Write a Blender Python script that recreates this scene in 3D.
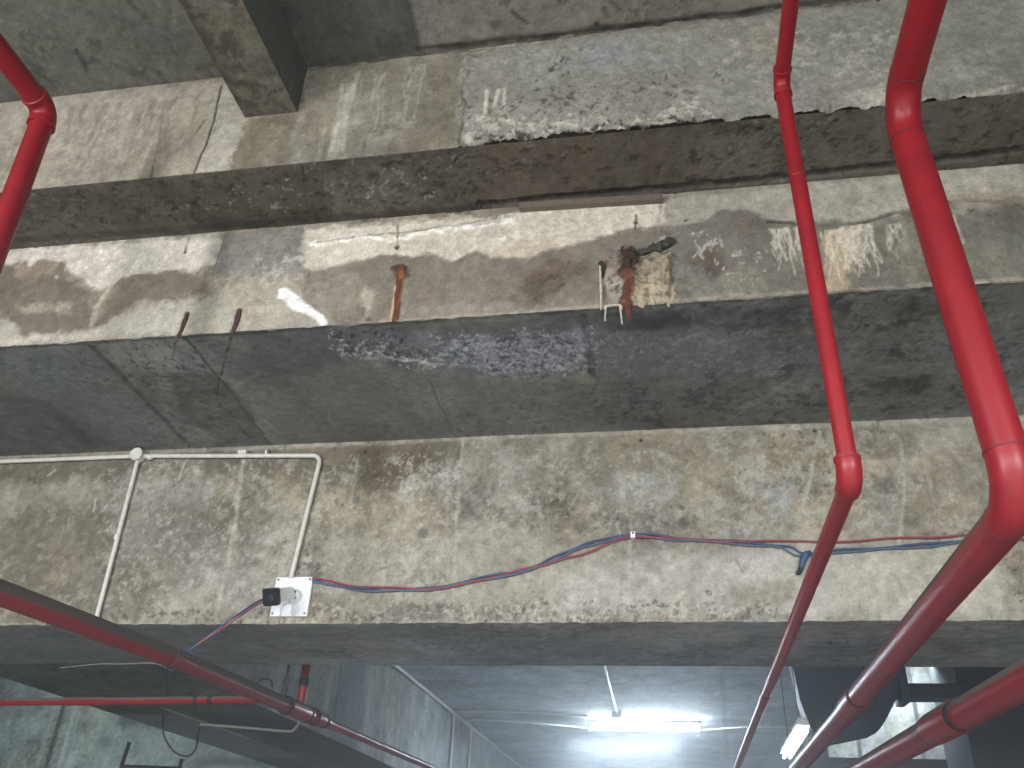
import bpy, bmesh, math, random
import numpy as np
from mathutils import Vector, Matrix

for o in list(bpy.data.objects): bpy.data.objects.remove(o)
SC = bpy.context.scene
COL = SC.collection
R = math.radians

# ---------------------------------------------------------------- camera, world, exposure, lamps of the hall behind, added fill lights
cam_data = bpy.data.cameras.new('camera'); cam = bpy.data.objects.new('camera', cam_data); COL.objects.link(cam)
cam_data.sensor_width = 36; cam_data.lens = 873.5*36/1024; cam_data.clip_start = .05; cam_data.clip_end = 200
_p, _y, _r = R(30.2), R(-11.06), R(2.71)
fw = Vector((math.sin(_y)*math.cos(_p), math.cos(_y)*math.cos(_p), math.sin(_p)))
rt0 = Vector((math.cos(_y), -math.sin(_y), 0)); up0 = rt0.cross(fw)
rt = math.cos(_r)*rt0 + math.sin(_r)*up0; up = -math.sin(_r)*rt0 + math.cos(_r)*up0
cam.matrix_world = Matrix(((rt.x, up.x, -fw.x, 0), (rt.y, up.y, -fw.y, 0), (rt.z, up.z, -fw.z, 1.6), (0, 0, 0, 1)))
SC.camera = cam
w = bpy.data.worlds.new('hall_ambient'); SC.world = w; w.use_nodes = True
w.node_tree.nodes['Background'].inputs[0].default_value = (.75, .9, 1, 1)
w.node_tree.nodes['Background'].inputs[1].default_value = .05
SC.view_settings.view_transform = 'Standard'; SC.view_settings.look = 'None'
SC.view_settings.exposure = 0.08; SC.view_settings.gamma = 1; SC.view_settings.use_curve_mapping = False

def area(name, loc, target, sx, sy, power, color):
    l = bpy.data.lights.new(name, 'AREA'); l.shape = 'RECTANGLE'; l.size = sx; l.size_y = sy; l.energy = power; l.color = color
    o = bpy.data.objects.new(name, l); COL.objects.link(o); o.location = loc
    o.rotation_euler = (Vector(target)-Vector(loc)).to_track_quat('-Z', 'Y').to_euler(); return o
area('hall_lamp_light', (-4.2, -1.8, 3.0), (-0.8, 3.2, 4.2), .3, 1.5, 170, (.96, .98, 1))
area('hall_lamp_light', (-1.9, -4.2, 3.0), (0.6, 4, 3.4), 1.5, .25, 165, (.96, .98, 1))
area('hall_lamp_light', (2.2, -2.4, 2.7), (1.2, 4.2, 2.8), 1.2, .25, 75, (.96, .98, 1))
area('hall_bounce_fill', (-3.0, -1.5, 3.0), (-3.0, -1.0, 0), 1.5, .25, 420, (.94, .98, 1))  # three extra downward lights, added so floor bounce brightens the undersides
area('hall_bounce_fill', (2.6, -1.5, 3.0), (2.6, -1.0, 0), 1.5, .25, 420, (.94, .98, 1))
area('hall_bounce_fill', (0.3, -4.5, 3.0), (0.3, -4, 0), 1.5, .25, 420, (.94, .98, 1))
area('unseen_far_light', (-7.0, 7.5, 2.2), (-6.5, 10.5, 3.0), 1.2, .2, 45, (.78, .95, 1))
area('far_lamp_downlight', (-0.8, 13.4, 3.5), (-0.8, 12.5, 0), 1.5, .25, 150, (.70, .86, 1))
area('unseen_far_light', (2.2, 9.05, 3.68), (2.15, 9.5, 2.95), 1.2, .12, 28, (.85, .95, 1))  # unseen light added behind the duct to brighten the pale far beam

# ---------------------------------------------------------------- noise
def _h(ix, iy, s):
    n = (ix.astype(np.int64)*374761393 + iy.astype(np.int64)*668265263 + s*974634777) & 0xffffffff
    n = ((n ^ (n >> 13))*1274126177) & 0xffffffff
    return ((n ^ (n >> 16)) & 0xffffff)/float(0xffffff)
def vn(x, y, s=0):
    ix = np.floor(x); iy = np.floor(y); fx = x-ix; fy = y-iy
    fx = fx*fx*(3-2*fx); fy = fy*fy*(3-2*fy)
    a = _h(ix, iy, s); b = _h(ix+1, iy, s); c = _h(ix, iy+1, s); d = _h(ix+1, iy+1, s)
    return (a*(1-fx)+b*fx)*(1-fy) + (c*(1-fx)+d*fx)*fy
def fbm(x, y, s=0, n=4, g=.55):
    t = 0; a = .5; k = 0
    for i in range(n):
        t = t + a*vn(x*2**i+17.3*i, y*2**i-9.1*i, s+i*7); k += a; a *= g
    return t/k
def sst(a, b, x):
    t = np.clip((x-a)/(b-a), 0, 1); return t*t*(3-2*t)
def lin(c):
    c = np.array(c, float)/255; return np.where(c <= .04045, c/12.92, ((c+.055)/1.055)**2.4)
K = 1.0   # albedo scale of the measured concrete tones

class Face:
    """one concrete surface as a fine grid: u runs along x, v along z (walls) or y (soffits)"""
    def __init__(s, kind, u0, u1, v0, v1, level, step, base, seed, k=1.0, ext=6.0, stepv=None):
        s.kind, s.level, s.seed, s.k = kind, level, seed, k
        us = np.arange(u0, u1+step*.5, step)
        us = np.concatenate([np.linspace(u0-ext, u0, 140)[:-1], us, np.linspace(us[-1], u1+ext, 140)[1:]])
        nv = max(2, int((v1-v0)/(stepv or step))+1); vs = np.linspace(v0, v1, nv)
        s.us, s.vs, s.nu, s.nv = us, vs, len(us), nv
        U, V = np.meshgrid(us, vs); s.U, s.V = U.ravel(), V.ravel()
        s.disp = np.zeros(len(s.U)); s.shift = np.zeros(len(s.U)); s.col = np.tile(lin(base), (len(s.U), 1))
        u, v = s.U, s.V
        big = fbm(u*1.1, v*1.4, seed, 3); mid = fbm(u*5, v*5, seed+3, 4); fin = fbm(u*28, v*28, seed+5, 4, .8)
        s.col *= (1 + .7*(big-.5) + 1.1*(mid-.5) + 1.15*(fin-.5))[:, None]
        wb = sst(.42, .68, fbm(u*2.3, v*2.3, seed+9, 4))[:, None]
        s.col *= 1 + wb*(np.array([1.03, .98, .88])-1)
        if kind == 'wall': s.col *= (1+.45*(fbm(u*9, v*1.1, seed+13, 4, .7)-.5))[:, None]
        pit = sst(.64, .72, fbm(u*34, v*34, seed+15, 3, .9))*sst(.45, .6, fbm(u*2.2, v*2.2, seed+17, 3)); s.col *= (1-.55*pit)[:, None]; s.disp -= .004*pit
        flk = sst(.66, .74, fbm(u*38+9, v*38, seed+19, 3, .9))*sst(.48, .62, fbm(u*1.7+5, v*2.6, seed+25, 3)); s.col = s.col*(1-.5*flk[:, None])+.5*flk[:, None]*lin((178, 175, 165))*(1 if kind == 'wall' else .6)
        s.disp += .004*(fbm(u*9, v*9, seed+11, 3)-.5) + .003*(fin-.5)
    def sub(s, pts, pad):
        P = np.array(pts); lo = P.min(0)-pad; hi = P.max(0)+pad
        return np.where((s.U > lo[0]) & (s.U < hi[0]) & (s.V > lo[1]) & (s.V < hi[1]))[0]
    def mix(s, idx, m, color):
        m = np.clip(m, 0, 1)[:, None]; s.col[idx] = s.col[idx]*(1-m) + lin(color)*s.k_tone(idx)*m
    def k_tone(s, idx):
        u, v = s.U[idx], s.V[idx]
        return (1+.28*(fbm(u*7, v*7, s.seed+21, 3)-.5)+.7*(fbm(u*33, v*33, s.seed+23, 3, .8)-.5))[:, None]
    def poly(s, pts, color, a=1, soft=.02, warp=.03, wf=9, seed=0, tex=0, tf=14, disp=0, vt=1):
        idx = s.sub(pts, soft+warp*1.5)
        if not len(idx): return
        u, v = s.U[idx], s.V[idx]; sd = s.seed+seed+31
        uu = u + warp*4*(fbm(u*wf, v*wf, sd, 5, .62)-.5); vv = v + warp*4*(fbm(u*wf+40, v*wf+40, sd, 5, .62)-.5)
        P = np.array(pts); d = np.full(len(idx), 1e9); ins = np.zeros(len(idx), bool)
        for i in range(len(P)):
            ax, ay = P[i]; bx, by = P[(i+1) % len(P)]
            ex, ey = bx-ax, by-ay; t = np.clip(((uu-ax)*ex+(vv-ay)*ey)/(ex*ex+ey*ey+1e-12), 0, 1)
            d = np.minimum(d, np.hypot(uu-ax-t*ex, vv-ay-t*ey))
            c = (ay > vv) != (by > vv)
            if ey != 0: ins ^= c & (uu < ax + ex*(vv-ay)/ey)
        sdv = np.where(ins, -d, d); m = sst(soft, -soft, sdv)
        mm = m
        if tex: mm = m*(1-tex+tex*sst(.42, .6, fbm(u*tf, v*tf*vt, sd+5, 5, .7))*1.0)
        if color is not None: s.mix(idx, a*mm, color)
        if disp: s.disp[idx] += disp*(m if not tex else mm)
    def line(s, pts, w, color, a=1, soft=None, warp=.012, wf=9, w1=None, tex=0, disp=0, seed=0, tf=25):
        soft = soft or w*.7; idx = s.sub(pts, max(w, w1 or 0)+soft+warp*1.5)
        if not len(idx): return
        u, v = s.U[idx], s.V[idx]; sd = s.seed+seed+77
        uu = u + warp*2*(fbm(u*wf, v*wf, sd)-.5); vv = v + warp*2*(fbm(u*wf+40, v*wf+40, sd)-.5)
        P = np.array(pts); best = np.full(len(idx), 1e9)
        L = np.concatenate([[0], np.cumsum(np.hypot(*(P[1:]-P[:-1]).T))])
        for i in range(len(P)-1):
            ax, ay = P[i]; ex, ey = P[i+1]-P[i]
            t = np.clip(((uu-ax)*ex+(vv-ay)*ey)/(ex*ex+ey*ey+1e-12), 0, 1)
            f = (L[i]+t*(L[i+1]-L[i]))/L[-1]; ww = w if w1 is None else w*(1-f)+w1*f
            best = np.minimum(best, np.hypot(uu-ax-t*ex, vv-ay-t*ey)-ww)
        m = sst(soft, -soft*.3, best)
        if tex: m = m*(1-tex+tex*sst(.4, .6, fbm(u*tf, v*tf, sd+5, 3)))
        if color is not None: s.mix(idx, a*m, color)
        if disp: s.disp[idx] += disp*m
    def speck(s, pts, color, f=45, thr=.55, a=.9, soft=.06, warp=.05, seed=0, disp=0, fy=1, sharp=.05):
        idx = s.sub(pts, soft+warp*1.5)
        if not len(idx): return
        n0 = s.col[idx].copy(); d0 = s.disp[idx].copy(); s.poly(pts, (0, 0, 0), 1, soft, warp, seed=seed, disp=1)
        m = np.clip(s.disp[idx]-d0, 0, 1); s.col[idx] = n0; s.disp[idx] = d0
        u, v = s.U[idx], s.V[idx]
        q = .5+1.25*(fbm(u*f*.75, v*f*.75*fy, s.seed+seed+51, 5, .78)-.5)
        t = sst(thr-sharp, thr+sharp, q + .25*(m-1)); s.mix(idx, a*t*sst(0, .3, m), color)
        if disp: s.disp[idx] += disp*t*m
    def dot(s, p, r, color, a=1, disp=0, ring=0, soft=.35):
        idx = s.sub([p], r*2)
        u, v = s.U[idx], s.V[idx]; d = np.hypot(u-p[0], v-p[1])/r
        m = sst(1+soft, 1-soft, d)
        if ring: m = m*sst(1-ring*2, 1-ring, d)
        s.mix(idx, a*m, color); s.disp[idx] += disp*m
    def drips(s, p0, p1, n, l0, l1, w, color, a, seed=0):
        """runs of dried lime coming down between the points p0 and p1"""
        rd = random.Random(s.seed*13+seed)
        for i in range(n):
            t = rd.random(); x = p0[0]+(p1[0]-p0[0])*t; y = p0[1]+(p1[1]-p0[1])*t; L = rd.uniform(l0, l1)
            pts = [(x, y)]; dx = 0
            for j in range(1, 6):
                dx += rd.uniform(-.016, .016); pts.append((x+dx, y-L*j/5))
            s.line(pts, w*rd.uniform(.6, 1.4), color, a*rd.uniform(.5, 1), soft=w, warp=.010, wf=22, w1=w*.4, tex=.35, seed=i)
    def verts(s):
        if s.kind == 'wall': return np.stack([s.U, np.full(len(s.U), s.level)-s.disp, s.V+s.shift], 1)
        return np.stack([s.U, s.V, np.full(len(s.U), s.level)-s.disp], 1)
    def faces(s):
        i = np.arange(s.nv*s.nu).reshape(s.nv, s.nu)
        a, b, c, d = i[:-1, :-1], i[:-1, 1:], i[1:, 1:], i[1:, :-1]
        q = np.stack([a, b, c, d], -1).reshape(-1, 4)
        return q if s.kind == 'wall' else q[:, ::-1]

def concrete_object(name, faces, box, mat, label=None):
    """surfaces of one concrete member joined with plain closing sides; box = list of quads (4 corner points each)"""
    V = []; F = []; C = []; n = 0
    for f in faces:
        v = f.verts(); V.append(v); F.append(f.faces()+n); C.append(np.clip(f.col*f.k, .004, .9)); n += len(v)
    for q in box:
        q, qc = (q[:4], q[4]) if len(q) > 4 else (q, (105, 102, 94))
        V.append(np.array(q, float)); F.append(np.array([[n, n+1, n+2, n+3]])); C.append(np.tile(lin(qc), (4, 1))); n += 4
    V = np.concatenate(V); F = np.concatenate(F); C = np.concatenate(C)
    me = bpy.data.meshes.new(name); me.vertices.add(len(V)); me.vertices.foreach_set('co', V.ravel().astype(np.float32))
    me.loops.add(F.size); me.loops.foreach_set('vertex_index', F.ravel().astype(np.int32))
    me.polygons.add(len(F)); me.polygons.foreach_set('loop_start', np.arange(0, F.size, 4, dtype=np.int32))
    me.update(calc_edges=True)
    at = me.attributes.new('tone', 'FLOAT_COLOR', 'POINT')
    at.data.foreach_set('color', np.concatenate([C, np.ones((len(C), 1))], 1).ravel().astype(np.float32))
    me.polygons.foreach_set('use_smooth', np.ones(len(F), bool))
    me.materials.append(mat); o = bpy.data.objects.new(name, me); COL.objects.link(o); o['kind'] = 'structure'
    if label: o['label'] = label
    return o

# ---------------------------------------------------------------- materials
def mat(name, color, rough=.5, metal=0, coat=0, emit=None, strength=0, noise=0, nscale=40, bump=0, color2=None, spec=.5):
    m = bpy.data.materials.new(name); m.use_nodes = True; nt = m.node_tree; b = nt.nodes['Principled BSDF']
    c = [*lin(color), 1]; b.inputs['Base Color'].default_value = c
    b.inputs['Roughness'].default_value = rough; b.inputs['Metallic'].default_value = metal; b.inputs['Coat Weight'].default_value = coat
    b.inputs['Coat Roughness'].default_value = .15; b.inputs['Specular IOR Level'].default_value = spec
    if emit: b.inputs['Emission Color'].default_value = [*emit, 1]; b.inputs['Emission Strength'].default_value = strength
    if noise or bump:
        tc = nt.nodes.new('ShaderNodeTexCoord'); nz = nt.nodes.new('ShaderNodeTexNoise'); nz.inputs['Scale'].default_value = nscale
        nz.inputs['Detail'].default_value = 5; nz.inputs['Roughness'].default_value = .6; nt.links.new(tc.outputs['Object'], nz.inputs['Vector'])
        if noise:
            r = nt.nodes.new('ShaderNodeValToRGB'); r.color_ramp.elements[0].position = .5-.5*min(.9, noise); r.color_ramp.elements[1].position = .5+.4*min(.9, noise)
            r.color_ramp.elements[0].color = [*lin(color2 or [x*.6 for x in color]), 1]; r.color_ramp.elements[1].color = c
            nt.links.new(nz.outputs['Fac'], r.inputs['Fac']); nt.links.new(r.outputs['Color'], b.inputs['Base Color'])
        if bump:
            bp = nt.nodes.new('ShaderNodeBump'); bp.inputs['Strength'].default_value = bump; bp.inputs['Distance'].default_value = .004
            nt.links.new(nz.outputs['Fac'], bp.inputs['Height']); nt.links.new(bp.outputs['Normal'], b.inputs['Normal'])
    return m
def concrete_mat(name):
    m = mat(name, (120, 118, 110), .86, spec=.3); nt = m.node_tree; b = nt.nodes['Principled BSDF']; L = nt.links.new
    a = nt.nodes.new('ShaderNodeAttribute'); a.attribute_name = 'tone'
    tc = nt.nodes.new('ShaderNodeTexCoord')
    n1 = nt.nodes.new('ShaderNodeTexNoise'); n1.inputs['Scale'].default_value = 90; n1.inputs['Detail'].default_value = 6; n1.inputs['Roughness'].default_value = .65
    n2 = nt.nodes.new('ShaderNodeTexNoise'); n2.inputs['Scale'].default_value = 22; n2.inputs['Detail'].default_value = 8; n2.inputs['Roughness'].default_value = .7
    L(tc.outputs['Object'], n1.inputs['Vector']); L(tc.outputs['Object'], n2.inputs['Vector'])
    mr = nt.nodes.new('ShaderNodeMapRange'); mr.inputs['From Min'].default_value = .3; mr.inputs['From Max'].default_value = .7
    mr.inputs['To Min'].default_value = .6; mr.inputs['To Max'].default_value = 1.4
    ad = nt.nodes.new('ShaderNodeMath'); ad.operation = 'MULTIPLY_ADD'; ad.inputs[1].default_value = .5
    hf = nt.nodes.new('ShaderNodeMath'); hf.operation = 'MULTIPLY'; hf.inputs[1].default_value = .5
    L(n1.outputs['Fac'], hf.inputs[0]); L(n2.outputs['Fac'], ad.inputs[0]); L(hf.outputs[0], ad.inputs[2]); L(ad.outputs[0], mr.inputs['Value'])
    mx = nt.nodes.new('ShaderNodeVectorMath'); mx.operation = 'SCALE'; L(a.outputs['Color'], mx.inputs[0]); L(mr.outputs['Result'], mx.inputs['Scale'])
    L(mx.outputs['Vector'], b.inputs['Base Color'])
    bp = nt.nodes.new('ShaderNodeBump'); bp.inputs['Strength'].default_value = .6; bp.inputs['Distance'].default_value = .007
    L(ad.outputs[0], bp.inputs['Height']); L(bp.outputs['Normal'], b.inputs['Normal'])
    return m
def dusty(m, lo=.38, hi=.78, tone=(92, 93, 88)):
    # grey dust settled on the upper side of the paint
    nt = m.node_tree; L = nt.links.new; b = nt.nodes['Principled BSDF']; src = b.inputs['Base Color'].links[0].from_socket
    g = nt.nodes.new('ShaderNodeNewGeometry'); sp = nt.nodes.new('ShaderNodeSeparateXYZ'); L(g.outputs['Normal'], sp.inputs[0])
    tc = nt.nodes.new('ShaderNodeTexCoord'); nz = nt.nodes.new('ShaderNodeTexNoise'); nz.inputs['Scale'].default_value = 7; nz.inputs['Detail'].default_value = 5
    L(tc.outputs['Object'], nz.inputs['Vector']); ad = nt.nodes.new('ShaderNodeMath'); ad.operation = 'MULTIPLY_ADD'; ad.inputs[1].default_value = .5
    L(nz.outputs['Fac'], ad.inputs[0]); L(sp.outputs['Z'], ad.inputs[2])
    mr = nt.nodes.new('ShaderNodeMapRange'); mr.inputs['From Min'].default_value = lo; mr.inputs['From Max'].default_value = hi; mr.inputs['To Max'].default_value = .92
    L(ad.outputs[0], mr.inputs['Value']); mx = nt.nodes.new('ShaderNodeMix'); mx.data_type = 'RGBA'
    L(mr.outputs['Result'], mx.inputs[0]); L(src, mx.inputs[6]); mx.inputs[7].default_value = [*lin(tone), 1]; L(mx.outputs[2], b.inputs['Base Color'])
    n3 = nt.nodes.new('ShaderNodeTexNoise'); n3.inputs['Scale'].default_value = 16; n3.inputs['Detail'].default_value = 7; n3.inputs['Roughness'].default_value = .75
    L(tc.outputs['Object'], n3.inputs['Vector']); m3 = nt.nodes.new('ShaderNodeMapRange'); m3.inputs['From Min'].default_value = .685; m3.inputs['From Max'].default_value = .72; m3.inputs['To Max'].default_value = .55
    L(n3.outputs['Fac'], m3.inputs['Value']); mx3 = nt.nodes.new('ShaderNodeMix'); mx3.data_type = 'RGBA'; L(m3.outputs['Result'], mx3.inputs[0])
    L(mx.outputs[2], mx3.inputs[6]); mx3.inputs[7].default_value = [*lin((196, 112, 104)), 1]; L(mx3.outputs[2], b.inputs['Base Color'])
    mr2 = nt.nodes.new('ShaderNodeMapRange'); mr2.inputs['To Min'].default_value = .4; mr2.inputs['To Max'].default_value = .85
    L(mr.outputs['Result'], mr2.inputs['Value']); L(mr2.outputs['Result'], b.inputs['Roughness'])
    return m
CON = concrete_mat('stained_concrete')
RED = mat('red_pipe_paint', (138, 20, 30), .42, spec=.4, noise=.55, nscale=9, color2=(118, 19, 28), bump=.05); dusty(RED, .30, .68)
RED2 = mat('red_pipe_paint_fittings', (140, 21, 31), .44, spec=.4, noise=.5, nscale=14, color2=(118, 19, 28), bump=.15); dusty(RED2)
SEAM = mat('weld_seam_paint', (96, 20, 26), .6)
REDG = mat('grimy_red_pipe_paint', (132, 26, 36), .45, noise=.55, nscale=9, color2=(112, 25, 34), bump=.05); dusty(REDG, -.08, .22, (62, 66, 60))
GROOVE = mat('pipe_groove_rubber', (28, 26, 28), .6)
SCUFF = mat('scuffed_primer', (196, 150, 140), .7)
PVC = mat('white_plastic_conduit', (214, 212, 204), .45, noise=.4, nscale=25, color2=(196, 193, 182))
WHITE = mat('white_painted_metal', (232, 234, 236), .4)
BLACK = mat('black_glass', (10, 12, 16), .12, coat=.5)
LENS = mat('lens_glass', (30, 44, 58), .08, coat=1)
DARKMETAL = mat('dark_metal', (44, 44, 48), .5, metal=.4)
BLUE = mat('blue_cable_sheath', (52, 72, 112), .5)
BLUE2 = mat('grey_blue_cable_sheath', (72, 94, 116), .5)
REDC = mat('red_cable_sheath', (150, 52, 62), .5)
CABLEBLACK = mat('black_cable_sheath', (24, 26, 30), .5)
RUST = mat('flaking_rust', (116, 66, 40), .9, noise=.9, nscale=60, color2=(54, 34, 26), bump=.9)
RUSTD = mat('dark_rust', (70, 46, 36), .9, noise=.8, nscale=70, color2=(30, 24, 22), bump=.9)
RUSTP = mat('pale_rust', (108, 64, 44), .9, noise=.9, nscale=55, color2=(58, 36, 28), bump=.9)
CRUSTY = mat('cream_lime_crust', (186, 172, 144), .9, noise=.7, nscale=60, color2=(140, 126, 100), bump=.7)
CRUSTD = mat('dark_broken_concrete', (74, 72, 62), .9, noise=.9, nscale=50, color2=(34, 32, 28), bump=.9)
BARR = mat('bar_rust', (86, 58, 48), .9, noise=.9, nscale=70, color2=(36, 30, 28), bump=.9)
LIME = mat('white_lime_deposit', (205, 196, 182), .8, noise=.5, nscale=60, color2=(170, 158, 140), bump=.4)
TUBE = mat('lit_fluorescent_tube', (255, 255, 255), .5, emit=(.72, .87, 1), strength=300)
TUBE2 = mat('lit_side_tube', (255, 255, 255), .5, emit=(.8, .92, 1), strength=30)
DUCTM = mat('dark_duct_sheet', (44, 52, 64), .6, noise=.5, nscale=6, color2=(36, 44, 54))
BOARD = mat('old_form_board', (110, 98, 86), .85, noise=.6, nscale=30, color2=(86, 76, 66), bump=.4)

# ---------------------------------------------------------------- setting: the concrete
# upper beam, lit face
A = Face('wall', -3.5, 2.3, 4.375, 5.02, 2.658, .006, (126, 121, 109), 11)
A.poly([(-3.657,5.060),(-2.037,4.984),(-1.855,4.716),(-1.822,4.343),(-3.322,4.268)], (152, 144, 131), .85, soft=.03, tex=.35, tf=6)
A.poly([(-2.673,4.881),(-2.313,4.955),(-2.261,4.554),(-2.619,4.535)], (163, 152, 140), .6, soft=.08, tex=.5)
A.poly([(-3.205,4.958),(-2.871,4.981),(-2.808,4.625),(-2.962,4.448)], (160, 152, 140), .6, soft=.08, tex=.4)
A.poly([(-2.466,4.921),(-2.279,4.929),(-2.191,4.387),(-2.421,4.396)], (112, 106, 92), .6, soft=.06, tex=.6)
A.poly([(-2.808,4.625),(-2.510,4.521),(-2.524,4.396),(-2.782,4.389)], (118, 110, 98), .5, soft=.05, tex=.5)
A.poly([(-2.043,4.985),(-1.855,4.716),(-1.826,4.361),(-2.035,4.381)], (166, 161, 149), .8, soft=.015, tex=.3)
A.poly([(-2.030,4.997),(-1.897,4.991),(-1.855,4.716)], (170, 165, 150), .6, soft=.01)
A.line([(-2.042,4.956),(-2.022,4.686),(-2.048,4.370)], .0035, (52, 47, 42), .95, soft=.006, disp=-.004)
A.line([(-2.072,4.726),(-2.099,4.644)], .006, (70, 64, 56), .8, tex=.5)
A.line([(-2.310,4.842),(-2.284,4.622),(-2.259,4.377)], .004, (70, 64, 54), .8, tex=.6, soft=.006)
A.line([(-2.309,4.898),(-2.255,4.553)], .01, (96, 90, 78), .5, tex=.6, soft=.02)
A.poly([(-1.854,4.709),(-1.598,4.706),(-1.569,4.372),(-1.836,4.363)], (104, 96, 82), .85, soft=.012, tex=.2)
A.poly([(-1.763,4.630),(-1.665,4.636),(-1.633,4.411),(-1.716,4.391)], (140, 132, 118), .6, soft=.03, tex=.8, tf=20)
A.poly([(-1.643,5.021),(-1.582,5.026),(-1.520,4.366),(-1.587,4.369)], (140, 136, 126), .6, soft=.02, tex=.3)
A.poly([(-1.580,5.011),(-0.844,5.003),(-0.804,4.395),(-1.531,4.374)], (112, 107, 95), .7, soft=.03, tex=.3)
A.poly([(-1.456,4.805),(-1.212,4.815),(-1.211,4.605),(-1.420,4.570)], (142, 140, 131), .6, soft=.08, tex=.6)
A.poly([(-1.032,4.944),(-0.839,4.947),(-0.803,4.377),(-1.160,4.381),(-1.135,4.563),(-1.003,4.639)], (100, 92, 77), .6, soft=.06, tex=.4)
A.poly([(-1.356,4.626),(-1.001,4.626),(-1.054,4.458),(-1.257,4.424)], (150, 146, 134), .6, soft=.06, tex=.9, tf=18)
A.line([(-1.337,4.944),(-1.346,4.722),(-1.374,4.390)], .007, (172, 166, 152), .75, soft=.012, tex=.4)
A.line([(-1.371,4.792),(-1.381,4.629),(-1.399,4.369)], .009, (176, 170, 157), .7, soft=.014, tex=.4)
A.line([(-1.346,4.689),(-1.343,4.435)], .006, (176, 170, 157), .6, soft=.012, tex=.4)
A.line([(-1.442,4.586),(-1.453,4.388)], .006, (160, 154, 140), .6, soft=.012, tex=.4)
A.line([(-1.239,4.496),(-1.246,4.374)], .006, (90, 82, 70), .7, tex=.4)
A.drips((-1.5, 4.85), (-1.0, 4.95), 16, .15, .4, .006, (160, 156, 144), .6)
A.drips([(-3.084,4.940)][0], [(-2.141,4.908)][0], 26, .2, .5, .010, (166, 158, 146), .45, 3)
A.drips([(-3.138,4.934)][0], [(-2.059,4.896)][0], 22, .2, .5, .010, (108, 100, 88), .5, 5)
A.drips([(-0.555,4.934)][0], [(1.483,4.873)][0], 26, .1, .4, .010, (110, 107, 99), .4, 7)
# later render coat to the right: stands proud, broken edge
A.poly([(-0.810,4.942),(-0.558,5.003),(1.117,5.042),(1.914,5.052),(1.753,4.462),(1.456,4.406),(1.020,4.370),(0.754,4.374),(0.462,4.381),(0.228,4.362),(-0.193,4.361),(-0.539,4.372),(-0.803,4.377),(-0.824,4.614)], (129, 127, 119), .85, soft=.012, warp=.03, wf=12, tex=.15, disp=.022)
A.line([(-0.786,4.856),(-0.818,4.709),(-0.792,4.609),(-0.803,4.377)], .006, (64, 58, 52), .8, warp=.02, wf=16, tex=.5)
A.poly([(-0.648,4.915),(0.213,4.918),(0.244,4.736),(-0.546,4.700)], (142, 142, 137), .6, soft=.08, tex=.4)
A.poly([(-0.233,4.914),(-0.008,4.909),(-0.029,4.800),(-0.233,4.794)], (140, 142, 146), .7, soft=.04, tex=.3)
A.poly([(-0.765,4.542),(-0.190,4.614),(0.321,4.629),(0.305,4.421),(-0.192,4.402),(-0.754,4.383)], (150, 146, 134), .55, soft=.05, tex=.5)
A.poly([(0.494,4.922),(0.579,4.920),(0.555,4.704),(0.461,4.707)], (150, 138, 120), .6, soft=.03, tex=.3)
A.poly([(0.204,4.775),(0.546,4.814),(0.548,4.444),(0.223,4.415)], (140, 139, 131), .5, soft=.06, tex=.6)
A.poly([(0.688,4.954),(1.066,4.984),(0.980,4.586),(0.643,4.579)], (126, 126, 117), .5, soft=.06, tex=.4)
A.poly([(1.300,5.040),(1.914,5.052),(1.753,4.462),(1.456,4.406),(1.154,4.384)], (116, 116, 106), .7, soft=.06, tex=.4)
A.poly([(1.234,4.605),(1.427,4.621),(1.338,4.470),(1.170,4.467)], (150, 148, 138), .6, soft=.05, tex=.6)
A.line([(-0.790,4.925),(-0.557,4.989),(0.260,4.977),(0.948,5.020)], .012, (110, 106, 96), .6, soft=.03, tex=.4)
for t in ([(-0.696,4.691),(-0.697,4.545)], [(-0.646,4.689),(-0.659,4.590)], [(-0.614,4.691),(-0.614,4.596)]): A.line(t, .006, (184, 178, 164), .85, soft=.008)
A.speck([(-0.825,4.678),(-0.189,4.709),(0.326,4.691),(0.306,4.438),(-0.192,4.402),(-0.803,4.377)], (70, 64, 56), 40, .66, .8, disp=-.004, seed=3)
A.speck([(-0.462,4.918),(-0.301,4.912),(-0.278,4.755),(-0.435,4.748)], (60, 55, 48), 30, .56, .8, disp=-.005, seed=5)
A.speck([(-0.366,4.660),(-0.234,4.665),(-0.277,4.559),(-0.365,4.559)], (60, 55, 48), 30, .55, .8, disp=-.005, seed=6)
A.speck([(0.340,4.882),(1.089,4.881),(1.007,4.406),(0.305,4.421)], (165, 162, 150), 30, .62, .6, seed=8)
A.speck([(-0.811,4.499),(-0.544,4.505),(-0.192,4.486),(0.309,4.473),(0.300,4.363),(-0.193,4.361),(-0.539,4.372),(-0.802,4.365)], (172, 168, 156), 48, .53, .8, soft=.025, seed=9, disp=.008)
A.speck([(-0.757,4.431),(-0.541,4.426),(0.222,4.403),(0.240,4.360),(-0.539,4.366),(-0.802,4.371)], (52, 48, 44), 55, .54, .9, soft=.02, seed=12, disp=-.012)
A.poly([(0.803,4.447),(1.034,4.448),(1.018,4.358),(0.885,4.355),(0.792,4.368)], (178, 174, 162), .7, soft=.02, tex=.5)
A.line([(0.922,4.350),(1.016,4.347),(1.225,4.373),(1.456,4.406),(1.753,4.462)], .006, (168, 162, 148), .6, tex=.6)
A.line([(-1.589,5.006),(-1.040,5.029),(-0.596,5.010),(0.559,5.018),(0.990,5.019)], .010, (70, 66, 58), .6, soft=.01, tex=.5, disp=-.01)
A.line([(-0.797,5.023),(-0.596,5.017),(-0.417,5.014)], .004, (190, 186, 176), .7, tex=.4)
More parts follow.
